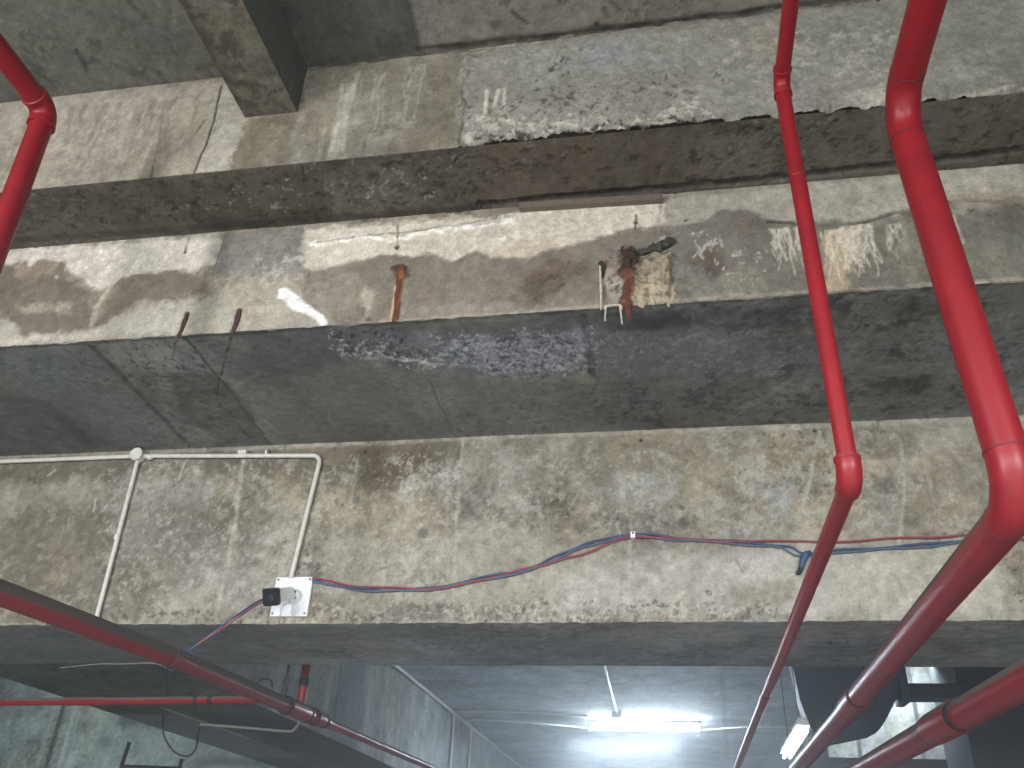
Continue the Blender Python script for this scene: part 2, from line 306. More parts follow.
# broken arris of the render coat: ragged in height
rag = sst(4.52, 4.375, A.V)*sst(-1.02, -.95, A.U)
A.shift += rag*(.026*(fbm(A.U*4, A.U*0+2.2, 5, 4)-.42) + .014*(fbm(A.U*25, A.V*25, 6, 3)-.5))
A.disp += sst(4.47, 4.375, A.V)*.016*(fbm(A.U*30, A.V*30, 8, 4, .7)-.6)*sst(-1.02, -.95, A.U)
# its soffit
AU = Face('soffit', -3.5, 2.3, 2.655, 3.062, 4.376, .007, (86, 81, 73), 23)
AU.poly([(-0.802,2.656),(0.221,2.664),(0.304,2.753),(0.311,2.963),(-0.691,3.035),(-0.874,2.978)], (88, 78, 67), .7, soft=.04, tex=.5)
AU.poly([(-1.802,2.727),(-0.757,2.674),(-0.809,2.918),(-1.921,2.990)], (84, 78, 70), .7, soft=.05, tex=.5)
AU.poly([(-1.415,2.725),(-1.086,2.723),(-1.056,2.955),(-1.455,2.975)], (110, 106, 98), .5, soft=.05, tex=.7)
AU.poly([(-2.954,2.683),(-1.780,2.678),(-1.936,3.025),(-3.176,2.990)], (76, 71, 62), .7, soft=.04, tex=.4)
AU.poly([(-2.998,2.821),(-2.703,2.785),(-2.824,2.970),(-3.113,2.982)], (110, 108, 100), .4, soft=.05, tex=.6)
AU.poly([(0.180,2.737),(0.546,2.729),(0.527,2.991),(0.181,2.978)], (112, 106, 95), .5, soft=.05, tex=.6)
AU.poly([(0.624,2.712),(1.462,2.666),(1.573,3.034),(0.659,3.039)], (92, 86, 77), .6, soft=.05, tex=.4)
AU.speck([(-2.161,2.748),(-0.901,2.715),(-0.971,3.000),(-2.249,2.913)], (150, 145, 132), 35, .70, .7, seed=2)
AU.speck([(-2.931,2.652),(1.462,2.666),(1.583,3.064),(-3.176,2.990)], (46, 42, 36), 26, .66, .6, seed=4, disp=-.004)
AU.speck([(-0.367,2.695),(0.303,2.697),(0.312,2.995),(-0.404,3.003)], (104, 82, 66), 14, .62, .35, seed=7)
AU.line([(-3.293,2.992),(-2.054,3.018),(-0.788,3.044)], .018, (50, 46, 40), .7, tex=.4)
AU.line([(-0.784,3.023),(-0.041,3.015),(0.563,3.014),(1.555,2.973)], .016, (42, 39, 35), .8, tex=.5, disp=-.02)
AU.line([(-1.530,2.666),(-1.557,2.758)], .004, (50, 46, 40), .9)
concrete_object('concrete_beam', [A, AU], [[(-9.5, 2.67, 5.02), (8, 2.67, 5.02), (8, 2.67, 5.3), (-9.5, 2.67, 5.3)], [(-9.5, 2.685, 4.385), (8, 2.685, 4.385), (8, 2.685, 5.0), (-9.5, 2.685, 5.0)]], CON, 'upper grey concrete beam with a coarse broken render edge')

# second step: pale rendered face
B = Face('wall', -3.5, 2.3, 3.763, 4.385, 3.057, .006, (138, 130, 118), 37)
B.poly([(-3.825,4.392),(-2.070,4.365),(-2.056,4.182),(-2.207,4.111),(-2.433,4.167),(-2.677,4.079),(-2.957,4.265),(-3.292,4.244),(-3.765,4.254)], (199, 192, 180), .95, soft=.018, warp=.03, tex=.12)
B.poly([(-3.693,4.089),(-3.190,3.975),(-3.036,3.857),(-2.757,3.825),(-2.470,3.919),(-1.977,4.008),(-1.481,4.024),(-1.441,3.763),(-3.106,3.753),(-3.551,3.765)], (176, 171, 159), .85, soft=.03, warp=.03, tex=.2)
B.poly([(-3.765,4.254),(-3.242,4.266),(-2.957,4.265),(-2.822,4.109),(-2.617,4.062),(-2.428,4.149),(-2.205,4.105),(-2.084,4.076),(-2.104,4.007),(-2.386,3.995),(-2.567,3.892),(-2.643,3.800),(-2.976,3.841),(-3.176,3.938),(-3.651,3.992)], (108, 99, 87), .92, soft=.02, warp=.04, tex=.15)
B.poly([(-3.237,4.252),(-2.957,4.265),(-2.958,4.183),(-3.183,4.184)], (164, 150, 130), .5, soft=.03, tex=.5)
B.poly([(-3.103,4.041),(-2.786,3.997),(-2.790,3.927),(-3.047,3.964)], (168, 160, 144), .8, soft=.02, warp=.03, tex=.4)
B.poly([(-2.721,4.082),(-2.606,4.061),(-2.614,3.942),(-2.673,3.860)], (160, 148, 130), .6, soft=.02, tex=.5)
B.line([(-2.616,4.092),(-2.655,3.975),(-2.651,3.858)], .008, (188, 180, 164), .7, soft=.014, tex=.3)
B.line([(-3.233,3.801),(-2.799,3.794),(-2.599,3.825)], .012, (184, 176, 162), .7, soft=.02, tex=.3)
B.speck([(-2.971,4.305),(-2.690,4.304),(-2.659,4.200),(-2.940,4.213)], (225, 220, 210), 32, .55, .8, seed=1)
B.line([(-2.078,4.353),(-2.086,4.106)], .004, (90, 84, 76), .8)
B.poly([(-2.080,4.359),(-1.655,4.354),(-1.583,4.103),(-1.655,4.062),(-1.948,4.112),(-2.074,4.075)], (127, 124, 117), .92, soft=.012, warp=.02)
B.poly([(-2.003,4.129),(-1.650,4.145),(-1.596,3.976),(-1.925,4.003)], (146, 142, 131), .6, soft=.03, tex=.3)
B.poly([(-2.071,4.087),(-1.636,4.066),(-1.442,3.769),(-2.023,3.767)], (160, 154, 138), .7, soft=.03, tex=.2)
B.speck([(-1.856,4.164),(-1.611,4.213),(-1.576,4.003),(-1.812,3.994)], (182, 178, 168), 24, .58, .7, seed=2)
B.poly([(-1.654,4.347),(-1.179,4.342),(-0.598,4.342),(0.069,4.359),(0.062,4.200),(-0.049,4.183),(-0.228,4.161),(-0.407,4.098),(-0.634,4.074),(-0.822,4.120),(-0.960,4.081),(-1.156,4.134),(-1.398,4.121),(-1.591,4.092),(-1.642,4.216)], (201, 193, 178), .95, soft=.014, warp=.025, tex=.1)
B.poly([(-0.592,4.174),(-0.408,4.179),(-0.407,4.098),(-0.634,4.074),(-0.774,4.098)], (182, 166, 144), .6, soft=.03, tex=.3)
B.poly([(-1.442,4.090),(-1.155,4.122),(-0.821,4.103),(-0.634,4.062),(-0.407,4.087),(-0.228,4.149),(-0.050,4.171),(0.048,4.190),(0.048,3.999),(-0.229,3.997),(-0.189,3.805),(-0.577,3.773),(-0.979,3.772),(-1.106,3.760),(-1.125,3.936),(-1.340,4.058)], (118, 110, 100), .9, soft=.016, warp=.03, tex=.12)
B.poly([(-1.614,4.082),(-1.420,4.106),(-1.152,4.099),(-1.134,3.762),(-1.442,3.769),(-1.621,3.978)], (126, 118, 106), .85, soft=.02, warp=.04, tex=.25)
B.poly([(-1.320,3.981),(-1.232,3.962),(-1.234,3.824),(-1.285,3.784),(-1.328,3.897)], (182, 174, 158), .65, soft=.025, tex=.4)
B.poly([(-1.461,4.051),(-1.365,4.060),(-1.353,3.871),(-1.464,3.908)], (150, 146, 130), .5, soft=.03, tex=.4)
B.poly([(-0.563,3.999),(-0.229,4.014),(-0.247,3.917),(-0.405,3.903),(-0.491,3.830),(-0.582,3.891)], (92, 78, 66), .85, soft=.025, warp=.05, tex=.3)
B.poly([(-1.122,3.826),(-0.404,3.822),(-0.167,3.803),(-0.168,3.762),(-0.577,3.752),(-1.105,3.749)], (144, 138, 126), .7, soft=.02, tex=.4)
B.speck([(-0.586,4.001),(-0.362,4.009),(-0.360,3.819),(-0.580,3.837)], (70, 60, 50), 26, .6, .6, seed=3)
B.line([(-1.616,4.244),(-1.467,4.260),(-1.319,4.270),(-1.178,4.244),(-1.024,4.265),(-0.833,4.281),(-0.596,4.281)], .010, (236, 232, 224), .9, soft=.01, warp=.03, wf=14, tex=.6, disp=.006)
B.line([(-1.577,4.253),(-1.444,4.270),(-1.245,4.275),(-1.074,4.276),(-0.645,4.322)], .004, (100, 88, 74), .7, tex=.5, soft=.006)
B.speck([(-0.717,4.336),(-0.598,4.342),(-0.594,4.233),(-0.735,4.235)], (232, 228, 218), 22, .52, .9, seed=4, disp=.005)
B.line([(-1.187,4.324),(-1.175,4.172)], .004, (120, 100, 80), .8, tex=.4)
B.dot([(-1.177,4.190)][0], .012, (40, 34, 28), .9, disp=-.01)
B.dot([(-1.183,4.250)][0], .007, (60, 50, 40), .8)
# rust run below the leaking joint
B.poly([(-1.188,4.079),(-1.112,4.083),(-1.105,4.014),(-1.149,3.983),(-1.192,4.027)], (70, 46, 32), .9, soft=.01, warp=.02, wf=20, tex=.4, disp=.006)
B.line([(-1.141,4.040),(-1.141,3.910),(-1.138,3.757)], .013, (142, 84, 46), .95, soft=.008, warp=.008, tex=.15, disp=.007)
B.line([(-1.131,3.993),(-1.130,3.854),(-1.128,3.756)], .004, (92, 50, 28), .85, soft=.005, warp=.01, tex=.3)
B.line([(-1.161,3.968),(-1.157,3.764)], .004, (196, 168, 136), .8, soft=.006)
# white lime patch
B.line([(-1.697,3.961),(-1.634,3.911),(-1.579,3.873),(-1.508,3.823),(-1.474,3.787)], .026, (238, 237, 234), 1, soft=.012, warp=.018, wf=14, w1=.012, tex=.08, disp=.006)
# leak with thick rust and lime by the middle
B.poly([(-0.150,4.051),(-0.062,4.065),(-0.057,3.927),(-0.101,3.893),(-0.160,3.952)], (74, 48, 36), .95, soft=.01, warp=.03, wf=18, tex=.25, disp=.012)
B.speck([(-0.167,4.064),(-0.031,4.073),(-0.042,3.872),(-0.170,3.883)], (40, 28, 24), 34, .54, .9, soft=.02, seed=6, disp=-.004)
B.poly([(-0.134,3.950),(-0.065,3.955),(-0.079,3.796),(-0.106,3.726),(-0.156,3.740),(-0.129,3.826)], (104, 62, 44), .95, soft=.009, warp=.014, wf=20, tex=.2, disp=.014)
B.line([(-0.092,3.930),(-0.114,3.747)], .005, (150, 98, 68), .6, soft=.006, tex=.5)
B.line([(-0.127,3.879),(-0.143,3.760)], .004, (80, 42, 28), .8, soft=.005)
B.poly([(-0.055,3.998),(0.016,4.046),(0.084,4.023),(0.076,3.784),(0.053,3.755),(0.001,3.790),(-0.063,3.759),(-0.087,3.797),(-0.067,3.901)], (168, 156, 132), .92, soft=.01, warp=.02, wf=18, tex=.2, disp=.016)
B.poly([(-0.050,3.910),(0.027,3.914),(0.001,3.800),(-0.062,3.784)], (190, 168, 138), .7, soft=.02, tex=.4)
B.poly([(-0.053,4.053),(0.012,4.058),(0.006,3.921),(-0.050,3.910)], (112, 106, 90), .7, soft=.02, tex=.6)
B.line([(0.066,4.008),(0.073,3.889),(0.060,3.795)], .006, (84, 70, 56), .85, tex=.4)
B.poly([(-0.045,4.035),(0.067,4.041),(0.070,3.916),(0.005,3.884),(-0.058,3.922)], (116, 108, 92), .7, soft=.015, tex=.8, tf=30)
B.speck([(-0.071,4.054),(0.093,4.050),(0.078,3.753),(-0.097,3.756)], (96, 84, 66), 50, .58, .75, soft=.02, seed=71, disp=-.005)
B.line([(0.031,4.012),(0.032,3.839)], .004, (120, 108, 88), .6, tex=.5)
B.line([(-0.053,4.053),(0.012,4.069),(0.056,4.087),(0.096,4.105)], .014, (48, 45, 38), .95, soft=.01, warp=.02, wf=18, tex=.25, disp=-.012)
B.line([(0.036,4.111),(0.089,4.129),(0.133,4.147)], .008, (176, 170, 156), .8, tex=.5, disp=.008)
B.line([(-0.229,4.003),(-0.221,3.958)], .008, (64, 44, 36), .9, soft=.007)
B.line([(-0.203,4.011),(-0.221,3.941)], .005, (110, 66, 50), .8, soft=.006)
B.dot([(-0.066,4.225)][0], .010, (40, 34, 28), .95, disp=-.008)
B.line([(-0.060,4.266),(-0.067,4.190)], .004, (60, 52, 44), .8)
B.line([(0.051,4.355),(0.021,4.057)], .006, (140, 132, 120), .7, tex=.4)
# right part
B.poly([(0.069,4.359),(0.576,4.378),(1.884,4.405),(1.828,4.198),(1.174,4.217),(1.042,4.148),(0.880,4.148),(0.551,4.149),(0.411,4.232),(0.304,4.244),(0.170,4.183),(0.061,4.189)], (166, 161, 148), .9, soft=.015, warp=.02, tex=.15)
B.poly([(0.052,4.178),(0.170,4.178),(0.304,4.238),(0.431,4.219),(0.549,4.138),(0.481,3.802),(0.104,3.781),(0.093,4.050)], (112, 108, 99), .92, soft=.014, warp=.025, tex=.12)
B.poly([(0.160,4.016),(0.288,4.031),(0.347,3.982),(0.310,3.895),(0.217,3.919),(0.156,3.946)], (86, 74, 64), .85, soft=.03, warp=.05, tex=.3)
B.poly([(0.364,4.180),(0.488,4.150),(0.441,4.099),(0.359,4.124)], (108, 90, 80), .6, soft=.03, tex=.3)
B.poly([(0.195,3.905),(0.484,3.916),(0.472,3.792),(0.146,3.778)], (140, 136, 124), .5, soft=.03, tex=.4)
for t in ([(0.190,4.096),(0.204,4.039),(0.218,3.994)], [(0.232,4.081),(0.202,4.007)], [(0.292,4.081),(0.298,4.052)], [(0.191,4.040),(0.176,3.998)], [(0.303,3.900),(0.340,3.908)], [(0.357,3.960),(0.374,3.958)]):
    B.line(t, .003, (190, 186, 176), .75, soft=.005, warp=.02, wf=26, tex=.4)
B.speck([(0.167,4.127),(0.467,4.152),(0.455,3.830),(0.169,3.828)], (190, 186, 176), 40, .72, .7, seed=8)
B.line([(0.502,4.166),(0.633,4.141),(0.877,4.126),(1.044,4.164),(1.170,4.195),(1.446,4.197)], .006, (58, 52, 46), .85, soft=.008, warp=.02, tex=.35, disp=-.006)
B.poly([(0.500,4.143),(1.039,4.131),(0.979,3.785),(0.464,3.793)], (116, 112, 103), .9, soft=.012, warp=.02, tex=.15)
B.poly([(0.715,4.071),(0.831,4.087),(0.789,3.801),(0.677,3.785)], (182, 162, 136), .85, soft=.02, warp=.02, tex=.3)
B.poly([(0.778,4.115),(0.899,4.113),(0.889,3.947),(0.806,3.918),(0.779,4.011)], (190, 184, 170), .7, soft=.02, warp=.03, tex=.4)
B.poly([(0.880,4.093),(1.035,4.110),(0.979,3.785),(0.871,3.779)], (112, 108, 97), .85, soft=.016, warp=.02, tex=.2)
B.drips([(0.506,4.120)][0], [(0.631,4.124)][0], 16, .1, .28, .004, (206, 198, 182), .95, 1)
B.drips([(0.709,4.089)][0], [(0.832,4.098)][0], 16, .15, .29, .004, (212, 200, 178), .9, 2)
B.drips([(0.792,4.102)][0], [(0.923,4.110)][0], 18, .1, .28, .004, (202, 194, 178), .95, 3)
B.drips([(0.969,4.095)][0], [(1.033,4.099)][0], 6, .08, .2, .004, (196, 188, 172), .8, 4)
B.poly([(1.044,4.164),(1.266,4.179),(1.207,3.790),(0.979,3.785)], (104, 99, 88), .7, soft=.03, tex=.3)
B.poly([(1.252,4.109),(1.828,4.198),(1.719,3.795),(1.222,3.774)], (117, 115, 103), .9, soft=.014, warp=.02, tex=.2)
B.poly([(1.178,4.239),(1.854,4.294),(1.828,4.198),(1.258,4.141)], (150, 140, 122), .6, soft=.02, tex=.3)
B.line([(1.235,4.121),(1.247,4.045),(1.253,3.980)], .007, (190, 184, 170), .85, soft=.008)
B.line([(1.258,3.766),(1.295,3.768)], .006, (196, 190, 176), .8)
B.dot([(0.154,4.214)][0], .007, (50, 44, 40), .9, disp=-.006)
B.line([(-2.277,4.353),(-2.271,4.264)], .004, (100, 88, 76), .8, tex=.4); B.dot([(-2.271,4.264)][0], .008, (52, 44, 38), .9, disp=-.006)
B.line([(-3.343,4.380),(-2.069,4.358),(-1.179,4.342),(0.069,4.359),(1.586,4.396)], .012, (120, 112, 100), .55, soft=.012, tex=.6)
B.line([(-3.110,3.764),(-1.796,3.762),(-0.612,3.770),(0.463,3.783),(1.441,3.780)], .006, (176, 170, 158), .45, soft=.008, tex=.6)
# bar marks on the arris
B.line([(-2.168,3.890),(-2.171,3.823),(-2.178,3.751)], .008, (74, 50, 40), .95, soft=.006, warp=.012, wf=20, tex=.25, disp=-.005)
B.line([(-1.907,3.893),(-1.906,3.820),(-1.914,3.743)], .008, (62, 46, 38), .95, soft=.006, warp=.012, wf=20, tex=.25, disp=-.005)
B.shift += sst(3.83, 3.763, B.V)*.012*(fbm(B.U*18, B.U*0, 3, 3)-.5)

BU = Face('soffit', -3.9, 2.5, 3.054, 4.21, 3.764, .0075, (116, 117, 114), 53, stepv=.010)
BU.poly([(-3.431,3.048),(-2.626,3.089),(-2.692,4.154),(-4.509,4.353)], (98, 102, 98), .7, soft=.04, tex=.3)
BU.poly([(-3.474,3.543),(-3.210,3.680),(-3.116,4.117),(-4.263,4.226)], (74, 76, 74), .6, soft=.06, tex=.5)
BU.poly([(-3.049,3.199),(-2.880,3.273),(-3.006,3.379),(-3.159,3.313)], (110, 116, 114), .4, soft=.04, tex=.5)
BU.line([(-2.651,3.104),(-2.669,3.567),(-2.703,4.114)], .012, (50, 52, 52), .8, soft=.02, tex=.4, w1=.006)
BU.line([(-3.459,3.522),(-3.265,3.585),(-3.272,3.912),(-3.299,4.101)], .03, (52, 54, 54), .5, soft=.05, tex=.4)
BU.line([(-2.158,3.078),(-2.167,3.513),(-2.213,4.157)], .005, (48, 49, 47), .8, soft=.008, tex=.2)
BU.line([(-2.134,3.081),(-2.130,3.516),(-2.172,4.160)], .012, (120, 122, 116), .5, soft=.012)
BU.poly([(-2.413,3.359),(-2.159,3.385),(-2.152,3.780),(-2.223,4.181),(-2.483,4.172),(-2.537,3.743)], (74, 74, 68), .75, soft=.02, warp=.03, tex=.35)
BU.poly([(-2.098,3.059),(-1.438,3.049),(-1.215,3.980),(-1.218,4.219),(-2.099,4.205)], (102, 103, 99), .6, soft=.03, tex=.2)
BU.poly([(-1.868,3.043),(-1.447,3.072),(-1.486,3.388),(-1.964,3.483)], (82, 83, 80), .7, soft=.04, tex=.3)
BU.line([(-1.099,3.570),(-1.095,3.825),(-1.095,4.205)], .008, (118, 120, 116), .6, soft=.012)
BU.line([(-1.119,3.568),(-1.121,3.823),(-1.123,4.202)], .004, (50, 51, 50), .6, soft=.008)
BU.poly([(-1.559,3.381),(-1.104,3.550),(-1.095,4.180),(-1.843,4.164),(-1.945,3.690)], (108, 110, 106), .6, soft=.04, tex=.2)
BU.poly([(-0.981,3.562),(-0.333,3.695),(-0.326,4.201),(-1.040,4.185)], (108, 106, 100), .7, soft=.04, tex=.3)
BU.poly([(-0.277,3.605),(0.515,3.639),(0.613,4.239),(-0.273,4.206)], (98, 96, 94), .7, soft=.05, tex=.4)
BU.poly([(-1.492,3.067),(-1.027,3.070),(-0.255,3.079),(0.510,3.077),(1.718,3.080),(1.770,3.219),(0.530,3.303),(-0.255,3.341),(-1.076,3.253),(-1.496,3.209)], (78, 79, 81), .6, soft=.03, tex=.4)
BU.poly([(-1.490,3.125),(-1.146,3.162),(-0.775,3.161),(-0.285,3.175),(0.530,3.303),(0.758,3.448),(0.790,3.685),(0.194,3.681),(-0.324,3.600),(-0.758,3.566),(-1.037,3.481),(-1.344,3.339),(-1.512,3.250)], (104, 105, 110), .8, soft=.04, warp=.05, tex=.3)
BU.poly([(-1.237,3.152),(-1.003,3.153),(-0.998,3.322),(-1.228,3.280)], (140, 140, 148), .6, soft=.04, tex=.4)
BU.poly([(-0.905,3.229),(-0.311,3.212),(-0.328,3.535),(-0.755,3.547),(-0.968,3.396)], (146, 147, 154), .7, soft=.03, warp=.05, tex=.35, tf=18)
BU.speck([(-0.901,3.213),(-0.302,3.213),(-0.322,3.572),(-0.758,3.566),(-0.972,3.414)], (58, 58, 61), 60, .56, .8, soft=.04, seed=5)
BU.speck([(-1.009,3.177),(-0.242,3.180),(-0.275,3.577),(-0.762,3.584),(-1.074,3.431)], (184, 185, 192), 60, .57, .65, soft=.05, seed=3)
BU.speck([(-1.467,3.127),(-1.244,3.176),(-1.019,3.409),(-1.037,3.481),(-1.350,3.356),(-1.518,3.267)], (186, 187, 186), 55, .57, .85, soft=.03, seed=1)
BU.speck([(-1.453,3.088),(-1.179,3.117),(-1.015,3.391),(-1.488,3.324)], (48, 48, 52), 50, .55, .75, soft=.03, seed=2)
BU.line([(-1.360,3.266),(-1.225,3.351),(-1.028,3.444)], .006, (206, 204, 196), .8, warp=.03, wf=14, tex=.6)
BU.speck([(-0.289,3.214),(0.784,3.331),(0.843,3.746),(-0.327,3.628)], (140, 141, 148), 55, .61, .6, soft=.05, seed=6)
BU.speck([(0.795,3.411),(1.293,3.425),(1.379,3.772),(0.839,3.718)], (130, 132, 138), 28, .58, .5, soft=.06, seed=9)
BU.line([(-0.309,3.103),(-0.314,3.334),(-0.315,3.601)], .012, (52, 52, 54), .8, soft=.02, tex=.5)
BU.poly([(-0.235,3.104),(0.145,3.094),(0.188,3.227),(-0.202,3.240)], (50, 50, 52), .7, soft=.03, tex=.4)
BU.poly([(0.187,3.150),(0.595,3.122),(0.611,3.273),(0.274,3.275)], (60, 60, 60), .6, soft=.04, tex=.4)
BU.poly([(0.825,3.078),(1.706,3.046),(1.853,3.447),(0.930,3.466)], (106, 102, 92), .6, soft=.06, tex=.6)
BU.poly([(0.642,3.563),(1.409,3.558),(1.591,4.154),(0.708,4.180)], (104, 102, 94), .6, soft=.06, tex=.5)
BU.poly([(0.983,3.779),(1.290,3.763),(1.289,3.953),(1.013,3.956)], (52, 51, 46), .7, soft=.04, tex=.4)
BU.poly([(0.950,3.127),(1.184,3.139),(1.194,3.262),(0.978,3.275)], (48, 46, 44), .6, soft=.04, tex=.5)
BU.poly([(0.482,3.221),(0.808,3.219),(0.851,3.500),(0.501,3.463)], (60, 58, 56), .5, soft=.05, tex=.5)
BU.speck([(0.510,3.077),(1.353,3.070),(1.656,4.140),(0.605,4.148)], (40, 39, 38), 14, .6, .6, soft=.06, seed=12)
BU.speck([(-0.281,3.652),(0.565,3.690),(0.610,4.205),(-0.324,4.177)], (52, 52, 54), 16, .6, .6, soft=.06, seed=13)
BU.line([(-2.200,3.091),(-2.329,3.255)], .006, (90, 62, 50), .8, tex=.4, w1=.003)
BU.line([(-1.936,3.094),(-2.114,3.371),(-2.262,3.607)], .006, (48, 42, 38), .85, tex=.5, w1=.002, warp=.01)
BU.line([(-3.114,3.063),(-1.800,3.066),(-0.612,3.054),(0.460,3.043),(1.434,3.047)], .012, (52, 52, 52), .7, soft=.02, tex=.4)
BU.line([(-2.346,4.210),(-1.120,4.190),(0.551,4.222),(1.789,4.215)], .012, (120, 118, 110), .6, soft=.015, tex=.4)
soff = concrete_object('ceiling_beam_soffit', [B, BU], [[(-9.5, 3.075, 3.772), (8, 3.075, 3.772), (8, 3.075, 4.37), (-9.5, 3.075, 4.37)]], CON, 'pale rendered beam face with rust stains over a dark damp soffit')

# lower beam with the camera on it
Cf = Face('wall', -4.15, 2.6, 2.738, 3.772, 4.2, .0068, (140, 135, 123), 71)
Cf.poly([(-4.538,3.796),(-2.278,3.749),(-1.911,3.734),(-1.099,3.761),(-1.085,3.566),(-1.524,3.463),(-2.620,3.623),(-4.405,3.492)], (96, 88, 74), .85, soft=.06, tex=.25)
Cf.poly([(-4.419,3.524),(-3.011,3.450),(-2.243,3.427),(-2.202,3.080),(-2.880,2.789),(-4.077,2.741)], (102, 95, 82), .88, soft=.08, tex=.35)
Cf.poly([(-3.894,3.572),(-3.043,3.563),(-3.011,3.450),(-3.846,3.443)], (158, 152, 138), .6, soft=.04, tex=.7)
Cf.poly([(-3.006,3.542),(-2.479,3.543),(-2.484,3.434),(-3.002,3.419)], (152, 150, 142), .6, soft=.04, tex=.7)
Cf.poly([(-3.002,3.419),(-2.515,3.435),(-2.404,3.084),(-3.030,3.094)], (132, 130, 122), .6, soft=.06, tex=.5)
Cf.poly([(-1.671,3.711),(-1.267,3.719),(-1.307,3.545),(-1.619,3.538)], (100, 86, 70), .75, soft=.05, tex=.3)
Cf.poly([(-2.025,3.694),(-1.760,3.715),(-1.754,3.471),(-1.977,3.419)], (116, 108, 90), .6, soft=.05, tex=.4)
Cf.poly([(-1.395,3.578),(-1.089,3.614),(-1.106,3.479),(-1.356,3.470)], (160, 158, 150), .6, soft=.04, tex=.9, tf=26)
Cf.speck([(-1.429,3.627),(-1.036,3.654),(-1.077,3.449),(-1.411,3.460)], (176, 174, 166), 40, .56, .7, seed=2)
Cf.poly([(-1.040,3.715),(-0.113,3.741),(0.303,3.734),(0.284,3.488),(-0.538,3.432),(-0.971,3.503)], (124, 116, 100), .5, soft=.06, tex=.4)
Cf.poly([(-0.898,3.679),(-0.761,3.703),(-0.699,3.494),(-0.859,3.442)], (160, 158, 150), .6, soft=.03, tex=.7)
Cf.poly([(-0.596,3.696),(-0.461,3.720),(-0.487,3.603),(-0.567,3.594)], (164, 162, 152), .6, soft=.03, tex=.5)
Cf.poly([(-0.329,3.510),(0.084,3.523),(0.024,3.331),(-0.228,3.338)], (156, 158, 160), .6, soft=.05, tex=.7, tf=22)
Cf.poly([(0.299,3.687),(0.848,3.686),(0.826,3.523),(0.385,3.512)], (118, 106, 84), .7, soft=.05, tex=.4)
Cf.poly([(0.368,3.598),(0.520,3.620),(0.519,3.370),(0.397,3.374)], (168, 166, 158), .7, soft=.03, tex=.5)
Cf.poly([(0.975,3.714),(1.334,3.709),(1.162,3.538),(0.924,3.536)], (112, 104, 88), .8, soft=.05, tex=.3)
Cf.poly([(1.321,3.642),(1.603,3.652),(1.485,3.213),(1.090,3.122),(1.143,3.430)], (136, 124, 104), .6, soft=.06, tex=.4)
Cf.poly([(0.515,3.425),(0.648,3.448),(0.599,3.236),(0.526,3.211)], (168, 172, 174), .75, soft=.03, tex=.6, tf=24)
Cf.poly([(-0.533,3.052),(0.538,3.108),(1.518,3.064),(1.450,2.762),(-0.530,2.775)], (178, 175, 167), .8, soft=.1, tex=.3)
Cf.poly([(-1.767,3.183),(-0.536,3.265),(-0.531,2.848),(-1.710,2.808)], (164, 159, 147), .65, soft=.1, tex=.4)
Cf.poly([(-2.610,3.087),(-2.109,3.190),(-2.078,2.800),(-2.595,2.803)], (160, 156, 146), .6, soft=.06, tex=.4)
Cf.poly([(0.804,3.029),(1.523,3.088),(1.453,2.776),(0.769,2.781)], (172, 165, 150), .7, soft=.06, tex=.3)
Cf.poly([(0.263,2.914),(0.610,2.934),(0.594,2.800),(0.276,2.793)], (128, 122, 104), .7, soft=.03, tex=.4)
Cf.poly([(-0.536,3.210),(0.653,3.286),(0.631,3.107),(-0.533,3.052)], (140, 136, 122), .5, soft=.06, tex=.6)
for i, q in enumerate(([(-0.982,3.682),(0.199,3.721),(0.164,3.194),(-0.949,3.139)], [(0.199,3.721),(1.662,3.711),(1.528,3.113),(0.159,3.116)], [(-3.281,3.712),(-1.094,3.687),(-1.033,2.853),(-3.006,2.817)])):
    Cf.speck(q, (172, 170, 161), 20, .61, .45, seed=20+i, soft=.1)
    Cf.speck(q, (172, 170, 160), 45, .66, .6, seed=25+i, soft=.1)
    Cf.speck(q, (98, 91, 78), 14, .64, .35, seed=30+i, soft=.1)
Cf.speck([(-4.237,3.750),(-3.149,3.707),(-2.888,2.816),(-3.859,2.823)], (160, 154, 138), 18, .66, .5, seed=41)
for t, ww in (([(-1.087,3.748),(-1.086,3.507),(-1.083,3.169),(-1.071,2.803)], .006), ([(-0.174,3.255),(-0.190,3.046),(-0.201,2.797)], .005), ([(0.803,3.711),(0.736,3.499),(0.647,3.234)], .006), ([(-1.679,3.680),(-1.676,3.409)], .004), ([(1.181,3.648),(1.166,3.430),(1.060,3.024)], .006), ([(-2.367,3.676),(-2.332,3.311),(-2.326,2.865)], .010)):
    Cf.line(t, ww, (176, 172, 160), .6, soft=.008, tex=.5)
Cf.line([(-2.417,3.402),(-2.406,3.168)], .003, (80, 78, 70), .5, soft=.006, tex=.5)
Cf.line([(-2.735,3.659),(-2.742,3.565)], .004, (190, 186, 172), .7); Cf.line([(-3.234,3.456),(-3.224,3.382)], .004, (190, 186, 172), .7)
Cf.line([(-3.594,3.626),(-3.559,3.658)], .006, (180, 174, 160), .7); Cf.line([(1.268,3.480),(1.284,3.320)], .008, (170, 166, 154), .6, tex=.5)
for p, r in (([(-2.602,3.224)][0], .026), ([(-1.258,3.211)][0], .030), ([(0.088,3.233)][0], .032), ([(-1.653,3.409)][0], .022)):
    Cf.dot(p, r, (104, 102, 96), .75, disp=-.006); Cf.dot(p, r*1.3, (166, 162, 150), .35, ring=.15)
for p in ([(-0.109,3.705)][0], [(0.780,3.723)][0], [(-1.641,3.703)][0]): Cf.dot(p, .009, (40, 36, 32), .95, disp=-.01)
Cf.line([(0.320,3.037),(0.347,2.972)], .005, (108, 100, 84), .7, tex=.3)
Cf.line([(-4.523,3.761),(-2.302,3.750),(-0.807,3.760),(0.548,3.746),(1.781,3.750)], .010, (176, 170, 156), .6, soft=.012, tex=.5)
